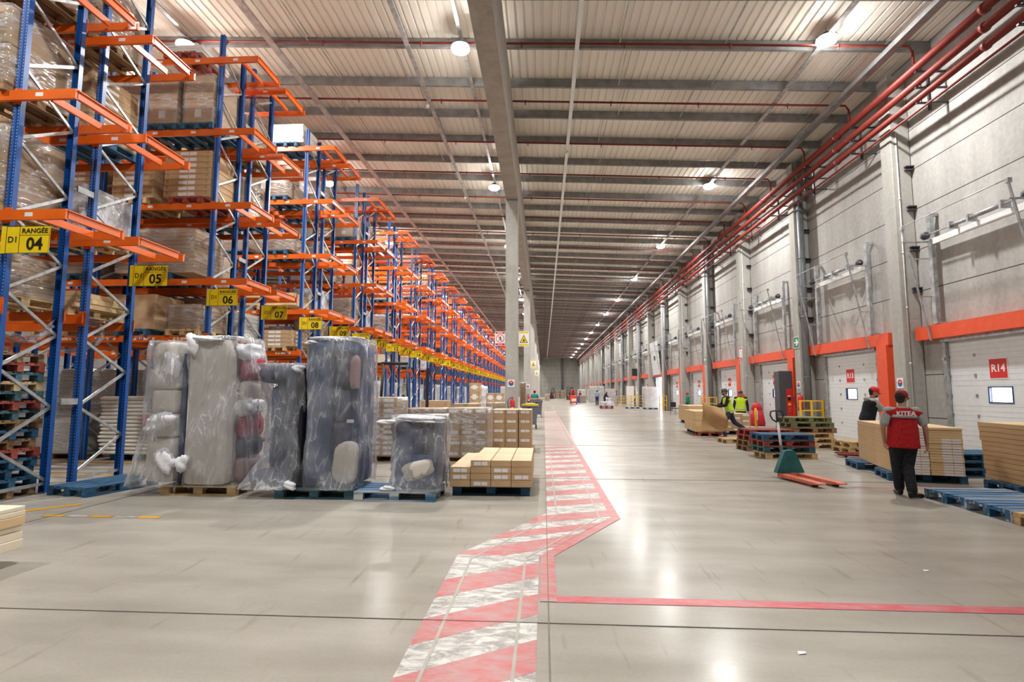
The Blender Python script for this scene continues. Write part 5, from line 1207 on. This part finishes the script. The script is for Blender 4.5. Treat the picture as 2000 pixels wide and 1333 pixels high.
# boards with labelled ends beside the person in the red vest
A = -.27
def loc2(u, v): c, s_ = math.cos(A), math.sin(A); return (6.32 + u * c - v * s_, 10.22 + u * s_ + v * c)
cb = {}
for j in range(18):
    for c in range(2):
        wx = .5; lab = 1 if (c == 0 or j < 14) else 0
        b = MB().cbox(-wx / 2, wx / 2, -1.2, 1.2, 0, .0445, .004)
        if (lab, c) not in cb:
            if lab: b.box(-.02 if c == 0 else -.06, .11 if c == 0 else .08, -1.2015, -1.2, .004, .040, 1); b.box(.125 if c == 0 else .095, .24 if c == 0 else .22, -1.2015, -1.2, .004, .040, 1)
            cb[(lab, c)] = b.mesh('board', [M['boardt'], M['label']])
        x_, y_ = loc2(.26 + .51 * c + rnd.uniform(-.006, .006), 1.2 + rnd.uniform(-.012, .012))
        tag(link('board', cb[(lab, c)], loc=(x_, y_, PZ0 + .0465 * j), rz=A), f'long flat pack, {["left", "right"][c]} column, {ordn(j + 1)} up, before the person in the red vest', 'board', 'flat packs before the person in red')
x_, y_ = loc2(.51, .55); pallet('blue', 'blue pallet under the near end of the flat packs before the red vest', (x_, y_, 0), A, 'pallets on the floor')
x_, y_ = loc2(.35, 2.0); pallet('blue', 'dark blue pallet jutting out left under the flat packs', (x_, y_, 0), A + .05, 'pallets on the floor')
board_pile(7.95, 8.65, -.12, 1.05, 2.3, .96, 12, 'in the pile cut by the right edge', 'tan boards at the right edge', skew=-.006)
pallet('blue', 'blue pallet under the far end of the boards cut by the right edge', (8.0, 9.3, 0), -.1, 'pallets on the floor')
pallet('worn', 'worn blue and white empty pallet just behind the person in red', (6.42, 8.4, 0), -.06, 'empty pallets at the right edge') if False else None
pallet('worn', 'worn blue empty pallet beside the shoes of the person in red', (6.42, 8.38, 0), .02, 'empty pallets at the right edge'); pallet('worn', 'worn blue empty pallet, the nearer one at the right edge', (6.38, 7.55, 0), -.03, 'empty pallets at the right edge')
pallet('wood', 'bare wood pallet at the lower right corner next to worn blue ones', (6.36, 6.74, 0), .02, 'empty pallets at the right edge')
for i in range(3): pallet('blue', f'blue pallet, {ordn(i + 1)} up, in the small pile behind the labelled flat packs', (8.35, 11.3, .001 + .1465 * i), .1, 'small blue pile')

# ------------------------------------------------------------------ pallet trucks, machines, bins
def pallet_truck(label, loc, rz, body, forks, handle_back=.75):
    """origin under the hydraulic body; forks run to -Y"""
    t = thing('pallet_truck', label, 'pallet truck', loc, rz)
    b = MB(); b.prism([(-.27, .09), (.27, .09), (.27, .12), (.11, .48), (.07, .51), (-.07, .51), (-.11, .48), (-.27, .12)], -.05, .06, 'y'); b.build('hydraulic_body', M[body], t)
    for s in (-1, 1):
        f = MB(); f.prism([(-.05, .03), (-1.02, .04), (-1.15, .055), (-1.17, .075), (-1.13, .085), (-.05, .088)], s * .19 - .08, s * .19 + .08, 'x'); fo = link('fork', f.mesh('fork', M[forks]), t)
        link('fork_roller', MB().tube([(s * .19 - .045, -.98, .036), (s * .19 + .045, -.98, .036)], .035, 10).mesh('fork_roller', M['black']), fo)
    MB().box(-.27, .27, -.09, -.051, .04, .088).build('fork_yoke', M[forks], t)
    for s in (-1, 1): MB().tube([(s * .05 - .025, .16, .085), (s * .05 + .025, .16, .085)], .085, 16).build('steering_wheel', M['black'], t)
    MB().tube([(0, .14, .1), (0, .14, .32)], .035, 10).build('pump', M['dark'], t)
    h = MB(); a = Vector((0, .16, .2)); e = Vector((0, .30, 1.02)); h.tube([a, a.lerp(e, .45)], .03, 10, 1); h.tube([a.lerp(e, .45), e], .024, 10, 0); hs = h.build('tiller', [M['white'], M['dark']], t)
    g = MB(); pts = [e + Vector(q) for q in ((0, 0, -.02), (-.10, .01, .05), (-.135, .02, .13), (-.12, .025, .2), (-.05, .03, .215), (.05, .03, .215), (.12, .025, .2), (.135, .02, .13), (.10, .01, .05), (0, 0, -.02))]
    g.tube(pts, .014, 8); g.tube([e, e + Vector((0, .03, .21))], .018, 8); g.build('handle', M['black'], t)
    return t
pallet_truck('teal pallet truck with worn orange forks standing in the open aisle', (4.62, 10.62, 0), .17, 'teal', 'forkor')
pallet_truck('red pallet truck pushed by the person in the grey hoodie', (8.45, 13.85, 0), -1.9, 'redpipe', 'redpipe')
def bin_(label, loc, rz, lid):
    t = thing('wheeled_bin', label, 'bin', loc, rz, 'wheeled bins')
    b = MB(); v = []
    for z, a, c in ((.18, .27, .25), (.98, .33, .36)): v += [(-a, -c, z), (a, -c, z), (a, c, z), (-a, c, z)]
    b.add(v, [(0, 3, 2, 1), (4, 5, 6, 7)] + [(i, (i + 1) % 4, 4 + (i + 1) % 4, 4 + i) for i in range(4)]); b.cbox(-.36, .36, -.38, .38, .94, 1.0, .01); b.build('bin_body', M['bingrey'], t)
    l = MB(); pr = [(-.36, 1.002), (.36, 1.002), (.35, 1.06), (.18, 1.10), (-.1, 1.09), (-.33, 1.045)]; l.prism(pr, -.36, .36, 'x') if False else l.prism([(x_, z_) for x_, z_ in pr], -.36, .36, 'y'); l.build('lid', M[lid], t)
    MB().box(-.12, .02, -.385, -.36, .82, .93).build('handle', M['black'], t)
    for i, (x_, y_) in enumerate(((-.26, -.22), (.26, -.22), (-.26, .22), (.26, .22))):
        MB().tube([(x_ - .02, y_, .1), (x_ + .02, y_, .1)], .1, 16).build('wheel', M['rubber'], t)
    return t
bin_('grey wheeled bin with yellow lid beside the first concrete column', (-.60, 23.6, 0), .05, 'lidyellow')
t2 = bin_('grey wheeled bin with cardboard on top beside the green-vested person', (-.42, 34.2, 0), 0, 'bingrey')
tag(MB().cbox(-.42, .42, -.3, .3, 0, .07, .01).build('cardboard_scrap', M['kraft'], loc=(-.42, 34.2, 1.105), rz=.2), 'folded brown cardboard lying on the second wheeled bin', 'cardboard sheet')
def extinguisher(label, loc, rz=0.0, h=.55, r=.085):
    t = thing('fire_extinguisher', label, 'fire extinguisher', loc, rz, 'red fire extinguishers')
    MB().lathe([(r * .9, 0), (r, .02), (r, h * .78), (r * .75, h * .9), (r * .3, h * .96)], 16).build('cylinder', M['signred'], t); MB().lathe([(r * .95, -.02), (r * 1.02, -.01), (r * 1.02, .05), (r * .95, .055)], 16).build('boot', M['black'], t)
    v = MB(); v.tube([(0, 0, h * .95), (0, 0, h * 1.06)], .02, 8); v.bar((-.09, 0, h * 1.05), (.04, 0, h * 1.12), .02, .015); v.build('valve', M['redpipe'], t)
    MB().tube([(-.03, 0, h * 1.03), (-r * 1.6, -.02, h * .98), (-r * 2.3, -.02, h * .75), (-r * 2.0, -.03, h * .4), (-r * 1.2, -.03, h * .08)], .012, 6).build('hose', M['black'], t)
    MB().box(-.04, .045, -r - .003, -r + .004, h * .2, h * .36).build('label_plate', M['signwhite'], t)
    return t
extinguisher('red fire extinguisher on the first concrete column', (-1.24, 21.4, .78)); extinguisher('red fire extinguisher on the second concrete column', (-1.15, 41.4, .8))
extinguisher('large red fire extinguisher left of the yellow rail below the exit sign', (10.12, 22.0, .9), -.6, .62, .1) ; extinguisher('red fire extinguisher on the wall column behind the lime-vest pair', (10.12, 28.2, .95), -.6, .6, .1)
bx = MB(); bx.cbox(-.06, .06, -.17, .17, 0, .62, .03)
def placard(label, loc, rz, sx, sz, parts, cat='sign', group=None):
    t = thing('wall_sign', label, cat, loc, rz, group); MB().box(-sx / 2, sx / 2, -.006, .006, 0, sz).build('sign_plate', M['signwhite'], t)
    for q in parts: q(t)
    return t
def ring(mat, cx, cz, r0, r1, y=-.0075):
    def f(t):
        n = 28; b = MB(); vs = [(cx + r * math.cos(2 * PI * k / n), y, cz + r * math.sin(2 * PI * k / n)) for r in (r0, r1) for k in range(n)]
        b.add(vs, [(k, (k + 1) % n, n + (k + 1) % n, n + k) for k in range(n)]); link('symbol', b.mesh('symbol', M[mat]), t)
    return f
def polyp(mat, pts, y=-.0075):
    def f(t): link('symbol', MB().add([(x, y, z) for x, z in pts], [tuple(range(len(pts)))]).mesh('symbol', M[mat]), t)
    return f
def txt(s_, size, mat, x, z, bold=.02):
    def f(t): link('lettering', text_mesh(s_, size, M[mat], bold), t, loc=(x, -.0085, z))
    return f
def rect(mat, x0, x1, z0, z1, y=-.0072): return polyp(mat, [(x0, z0), (x1, z0), (x1, z1), (x0, z1)], y)
placard('red and white no-pedestrians sign projecting left of the first concrete column', (-1.76, 21.62, 3.45), 0, .42, .58,
        [rect('signred', -.19, .19, .485, .565), rect('signred', -.19, .19, .015, .095), txt('INTERDIT', .055, 'signwhite', 0, .525), txt('PIETONS', .045, 'signwhite', 0, .055), ring('signred', 0, .29, .145, .17),
         polyp('ink', [(-.02, .36), (.015, .385), (.05, .30), (.03, .25), (.06, .19), (.04, .18), (.0, .26), (-.05, .19), (-.07, .20), (-.02, .28)], -.0078), polyp('signred', [(-.12, .40), (-.105, .415), (.12, .18), (.105, .165)], -.0082)])
for i, y_ in enumerate((21.62, 41.62, 61.6)):
    placard(f'yellow warning triangle sign projecting right of the {ordn(i + 1)} concrete column', (-.80, y_, 3.42), 0, .42, .62,
        [rect('signy', -.19, .19, .53, .60), rect('signy', -.19, .19, .02, .09), polyp('ink', [(-.17, .14), (.17, .14), (0, .47)]), polyp('signy', [(-.135, .162), (.135, .162), (0, .425)], -.0082), polyp('ink', [(-.05, .2), (.05, .2), (.05, .235), (.01, .25), (.03, .3), (.0, .31), (-.03, .25)], -.0088)], group='yellow triangle signs')
def round_sticker(label, loc, rz):
    t = thing('round_sticker_sign', label, 'sign', loc, rz, 'round blue and red stickers'); MB().box(-.14, .14, -.005, .003, 0, .3).build('sign_plate', M['signwhite'], t)
    n = 16
    for m, a0 in (('signred', 0), ('signblue', PI)): polyp(m, [(.105 * math.cos(a0 + PI * k / n), .15 + .105 * math.sin(a0 + PI * k / n)) for k in range(n + 1)], -.0065)(t)
    polyp('signwhite', [(-.05, .17), (.05, .17), (0, .21)], -.0072)(t)
round_sticker('round red and blue sticker on the first concrete column', (-1.3, 21.49, 1.78), 0); round_sticker('round red and blue sticker on the second concrete column', (-1.22, 41.49, 1.85), 0)
round_sticker('round sticker on the wall column behind the person in red', (10.245, 16.15, 1.72), -PI / 2); round_sticker('round sticker on the wall column below the exit sign', (10.245, 22.35, 1.75), -PI / 2)
arrow = lambda s_: [(s_ * a, b_) for a, b_ in ((-.16, .2), (-.16, .26), (.02, .26), (-.05, .36), (.06, .36), (.17, .23), (.06, .10), (-.05, .10), (.02, .2))]
placard('green exit sign with right-pointing white arrow on the wall column', (10.235, 22.36, 3.38), -PI / 2, .46, .46, [rect('green', -.21, .21, .02, .44), polyp('signwhite', arrow(1), -.0082)], group='green exit signs')
placard('green exit sign with left-pointing arrow farther down the wall', (10.235, 34.75, 3.42), -PI / 2, .46, .46, [rect('green', -.21, .21, .02, .44), polyp('signwhite', arrow(-1), -.0082)], group='green exit signs')
placard('narrow red and white notice on the third wall column', (10.235, 28.55, 3.3), -PI / 2, .4, .62, [rect('signred', -.18, .18, .52, .6), rect('signred', -.18, .18, .02, .1), ring('signred', 0, .3, .12, .15)])
# kiosk
t = thing('control_cabinet', 'tall charcoal cabinet with red control panel beside dock door twelve', 'cabinet', (10.2, 23.35, 0))
MB().cbox(-.3, .3, 0, .5, 0, 2.5, .02).build('cabinet_body', M['kiosk'], t); MB().box(-.02, .22, -.008, 0, .55, 1.75).build('control_panel', M['signred'], t)
MB().box(.02, .16, -.014, -.008, 1.25, 1.4).build('screen', M['black'], t); MB().box(.03, .15, -.014, -.008, 1.42, 1.46).build('label_plate', M['signwhite'], t); MB().box(.03, .15, -.014, -.008, 1.05, 1.15).build('warning_sticker', M['signy'], t)
for z_ in (.8, .92): MB().tube([(.09, -.03, z_), (.09, -.008, z_)], .02, 10).build('button', M['signy'], t)
def guard(label, loc, rz, L_, H_=1.25, rails=(.15, .55, .95), post=None):
    t = thing('guard_rail', label, 'guard rail', loc, rz, 'yellow guard rails'); ps = MB()
    n = post or 3
    for i in range(n): x_ = L_ * i / (n - 1); link('post', MB().box(x_ - .03, x_ + .03, -.03, .03, 0, H_).mesh('post', M['yellow']), t)
    for z_ in list(rails) + [H_ - .03]: link('rail', MB().box(0, L_, -.022, .022, z_ - .025, z_ + .025).mesh('rail', M['yellow']), t)
    return t
guard('yellow guard rail round the downpipe right of the tall cabinet', (9.9, 21.55, 0), .0, .84, 1.3, (.5, .9)); guard('yellow guard rail round the second downpipe behind the lime vests', (9.7, 33.9, 0), 0, .9, 1.3, (.5, .9))
guard('long yellow railing near the bright open dock door', (7.55, 56.8, 0), 0, 3.0, 1.2, (.3, .6, .9), 5); guard('yellow guard rail at the pipe right of the open dock door', (9.75, 46.3, 0), 0, .6, 1.3, (.5, .9))
cv = MB(); loft(cv, [(0, .30, .28, 0), (.1, .34, .32, 0), (.4, .31, .29, .0), (.7, .25, .24, .03), (.72, .21, .2, .03), (.78, .24, .23, .03), (1.0, .20, .19, .04), (1.08, .12, .12, .04)], Matrix.Identity(4), n=28)
cv.v = [(x * (1 + .06 * math.sin(7 * math.atan2(y, x) + 4 * z)), y * (1 + .06 * math.sin(5 * math.atan2(y, x) - 3 * z)), z) for x, y, z in cv.v]
o = cv.build('covered_hose_reel', M['trash'], loc=(10.2, 26.6, .002)); tag(o, 'red fabric covered extinguisher trolley behind a yellow post', 'covered trolley')
lb_ = MB().box(-.06, .06, -.01, 0, .3, .75).build('white_strip', M['signwhite'], o, loc=(-.16, -.30, 0))
tag(MB().lathe([(.055, 0), (.055, .82), (.03, .87)], 12).build('bollard', M['yellow'], loc=(9.75, 25.6, 0)), 'yellow floor bollard before the red covered trolley', 'bollard')
tag(MB().lathe([(.055, 0), (.055, .8), (.03, .85)], 12).build('bollard', M['yellow'], loc=(9.9, 29.5, 0)), 'yellow floor bollard beside the red jamb behind the lime vests', 'bollard')
# chair
t = thing('office_chair', 'black meeting chair near the pile of tan boards', 'chair', (9.2, 38.5, 0), 2.2)
MB().cbox(-.24, .24, -.22, .22, .44, .49, .02).build('seat', M['black'], t); MB().cbox(-.23, .23, .2, .25, .55, .9, .02).build('backrest', M['black'], t)
for sx in (-1, 1):
    for sy in (-1, 1): MB().tube([(sx * .22, sy * .2, .45), (sx * .25, sy * .24, 0)], .013, 6).build('leg', M['dark'], t)
# far goods round the open door
wrapped_load(('bigw', 1.3, 1.1, 1.9), 'big beige wrapped load right of the yellow railing by the open door', (9.85, 50.6, .15), 0, 'far wrapped loads'); pallet('blue', 'dark pallet under the big beige wrapped load', (9.8, 50.5, 0), 0, 'far pallets'); pallet('blue', 'dark pallet left of the big beige wrapped load', (8.5, 52.6, 0), 0, 'far pallets')
pallet('red', 'far red pallet on the shiny floor before the white load', (6.0, 52.2, 0), 0, 'far pallets'); pallet('red', 'second far red pallet stacked before the white load', (6.0, 52.2, .1465), 0, 'far pallets')
wrapped_load(('lump', 1.3, 1.0, .6), 'low white wrapped load just behind the far red pallets', (6.2, 54.2, .002), 0, 'far wrapped loads')
for i, (x_, y_, k_) in enumerate(((7.9, 86, ('bigw', 1.5, 1.2, 2.5)), (9.0, 88.5, ('bigw', 1.5, 1.2, 2.5)), (9.3, 76, ('bigw', 1.4, 1.0, 2.0)), (5.6, 78.5, ('boxes', .9, .8, 1.1)), (6.4, 92, ('bigw', 1.4, 1.0, 2.0)), (8.2, 70, ('lump', .8, 1.1, .8)), (8.9, 103, ('bigw', 1.4, 1.0, 2.0)), (.6, 96, ('boxes', .9, .8, 1.1)), (3.1, 128, ('boxes', 1.4, 1.0, 2.0)), (4.6, 131, ('boxes', 1.4, 1.0, 2.0)), (.9, 120, ('boxes', .9, .8, 1.1)))):
    wrapped_load(k_, f'far wrapped load, {ordn(i + 1)} of those scattered along the right nave', (x_, y_, .002), 0, 'far wrapped loads')
tag(MB().cbox(-.4, .4, -.03, .03, 0, 2.2, .01).build('white_panel', M['white'], loc=(9.1, 57.6, 0)), 'tall pale blue-white display panel behind the yellow railing', 'panel')
tag(MB().cbox(-.28, .28, -.2, .2, 0, .8, .02).build('screen', M['black'], loc=(10.0, 60.0, 3.35)), 'black hanging screen under the orange lintel beyond the open door', 'screen')
# tow tractor and reach truck
t = thing('tow_tractor', 'far red and white electric tow tractor carrying a person in a red vest', 'tow tractor', (3.9, 71.8, 0), .05)
MB().cbox(-.45, .45, -.75, 0, .12, 1.15, .06).build('chassis', M['lintel'], t); MB().box(-.3, .3, -.76, -.751, .35, .7).build('white_panel', M['signwhite'], t); MB().cbox(-.42, .42, .02, .9, .12, .35, .03).build('platform', M['dark'], t)
for x_ in (-.35, .35): MB().tube([(x_ - .06, -.45, .12), (x_ + .06, -.45, .12)], .12, 12).build('wheel', M['rubber'], t)
MB().box(.47, .8, -.75, -.05, .12, 1.0).build('battery', M['signblue'], t)
t = thing('reach_truck', 'black reach truck with red counterweight standing between the racks', 'reach truck', (-4.75, 17.3, 0), .25)
MB().cbox(.25, .85, -.45, .45, .12, 1.05, .06).build('counterweight', M['signred'], t); MB().cbox(-.6, .3, -.45, .45, .15, .85, .05).build('chassis', M['black'], t); MB().box(.45, .7, -.458, -.45, .75, .95).build('warning_sticker', M['signy'], t)
for x_, y_ in ((-.55, -.4), (-.55, .4), (.6, -.4), (.6, .4)): MB().tube([(x_, y_ - .06, .16), (x_, y_ + .06, .16)], .16, 14).build('wheel', M['rubber'], t)
g = MB(); cs = [(-.55, -.42), (-.55, .42), (.35, -.42), (.35, .42)]
for x_, y_ in cs: g.tube([(x_, y_, .8), (x_ * .8, y_, 2.5)], .025, 6)
for y_ in (-.42, .42): g.tube([(-.5, y_, 2.5), (.33, y_, 2.5)], .03, 6)
for x_ in (-.45, -.25, -.05, .15, .3): g.tube([(x_, -.42, 2.52), (x_, .42, 2.52)], .015, 6)
g.build('overhead_guard', M['black'], t); s_ = MB(); s_.cbox(-.1, .25, -.22, .22, .87, .98, .03); s_.cbox(.15, .25, -.22, .22, .98, 1.5, .04); s_.build('seat', M['black'], t)
m_ = MB(); [m_.box(.92, 1.0, y_ - .05, y_ + .05, .1, 2.35) for y_ in (-.3, .3)]; [m_.box(.92, .98, -.3, .3, z_, z_ + .08) for z_ in (.3, 1.2, 2.25)]; m_.build('mast', M['black'], t)
o = MB().tube([(-.35, -.1, .9), (-.2, 0, 1.25)], .02, 6).build('steering_column', M['dark'], t); MB().lathe([(.13, 0), (.15, .015), (.13, .03)], 14).build('steering_wheel', M['black'], t, loc=(-.22, 0, 1.25), rot=(0, -.5, 0))
# small paper scraps on the floor
for i, (x_, y_) in enumerate(((1.55, 3.55), (3.4, 5.2), (.62, 13.4), (7.1, 7.5))): tag(MB().add([(0, 0, .004), (.05, .01, .006), (.06, .04, .004), (.01, .035, .008)], [(0, 1, 2, 3)]).build('paper_scrap', M['signwhite'], loc=(x_, y_, 0)), f'small white paper scrap on the open floor, {ordn(i + 1)} nearest', 'paper scrap', 'paper scraps')
# label check
_seen = {}
import re
for o in bpy.data.objects:
    if o.parent is None and o.get('label'):
        k = re.sub(r'\d+', '', o['label'].lower()); _seen.setdefault(k, []).append(o.name)
        if not 4 <= len(o['label'].split()) <= 16: print('LABELLEN', o.name, o['label'])
for k, v in _seen.items():
    if len(v) > 1: print('DUPLABEL', k, v[:4])
print('objects', len(bpy.data.objects), 'meshes', len(bpy.data.meshes))
# machines and cages far back
rt = t
rt2 = dup(bpy.data.objects['reach_truck'], 'far dark forklift before the back wall, nearer the columns', (1.6, 116, 0), 1.2, 'far forklifts'); dup(bpy.data.objects['reach_truck'], 'far dark forklift behind the red tow tractor', (5.0, 104, 0), -1.3, 'far forklifts')
def cage(label, x, y, h=1.9):
    t = thing('roll_cage', label, 'roll cage', (x, y, 0), 0, 'far roll cages'); f = MB()
    for a in (-.45, .45):
        for b_ in (-.4, .4): f.box(a - .03, a + .03, b_ - .03, b_ + .03, .12, h)
    for z in (.14, .8, 1.4, h - .03):
        f.box(-.45, .45, -.42, -.38, z, z + .04); f.box(-.45, .45, .38, .42, z, z + .04); f.box(-.47, -.43, -.4, .4, z, z + .04); f.box(.43, .47, -.4, .4, z, z + .04)
    f.build('cage_frame', M['dark'], t)
    for a in (-.4, .4):
        for b_ in (-.35, .35): link('caster', MB().tube([(a - .02, b_, .06), (a + .02, b_, .06)], .06, 8).mesh('caster', M['rubber']), t)
    return t
for i, (x_, y_) in enumerate(((1.0, 124), (2.2, 125), (3.2, 124.5), (4.2, 124), (5.6, 122), (7.0, 120))): cage(f'dark roll cage before the back wall, {ordn(i + 1)} from the column side', x_, y_)
# torn film hanging from the low beams of the first racks
def ribbon(label, pts, wd, seed):
    r = random.Random(seed); b = MB(); vs = []; n = len(pts) * 6
    P = [Vector(p) for p in pts]; c = []
    for i in range(n + 1):
        t_ = i / n * (len(P) - 1); k = min(int(t_), len(P) - 2); f = t_ - k; p0, p1, p2, p3 = P[max(k - 1, 0)], P[k], P[k + 1], P[min(k + 2, len(P) - 1)]
        c.append(.5 * ((2 * p1) + (p2 - p0) * f + (2 * p0 - 5 * p1 + 4 * p2 - p3) * f * f + (3 * p1 - p0 - 3 * p2 + p3) * f ** 3))
    m = 7
    for i, q in enumerate(c):
        for j in range(m): vs.append(q + Vector((r.uniform(-.01, .01), .05 * math.sin(j * 2.1 + i * .7), wd * (j / (m - 1) - .5) * (1 + .4 * math.sin(i * .9)))))
    b.add(vs, [(i * m + j, (i + 1) * m + j, (i + 1) * m + j + 1, i * m + j + 1) for i in range(n) for j in range(m - 1)], 0, True)
    return tag(b.build('film_scrap', M['filmmilk']), label, 'plastic film', 'torn film scraps')
ribbon('torn clear film sagging under the low beam between the first posts', [(-8.75, 7.9, 2.74), (-8.55, 7.85, 2.48), (-8.2, 7.85, 2.38), (-7.9, 7.9, 2.42), (-7.75, 8.0, 2.62)], .16, 1)
ribbon('torn white film hanging down beside the printed carton', [(-8.75, 9.35, 3.05), (-8.5, 9.4, 2.85), (-8.2, 9.45, 2.78), (-8.25, 9.45, 2.5), (-8.6, 9.45, 2.35), (-9.1, 9.45, 2.33)], .1, 2)
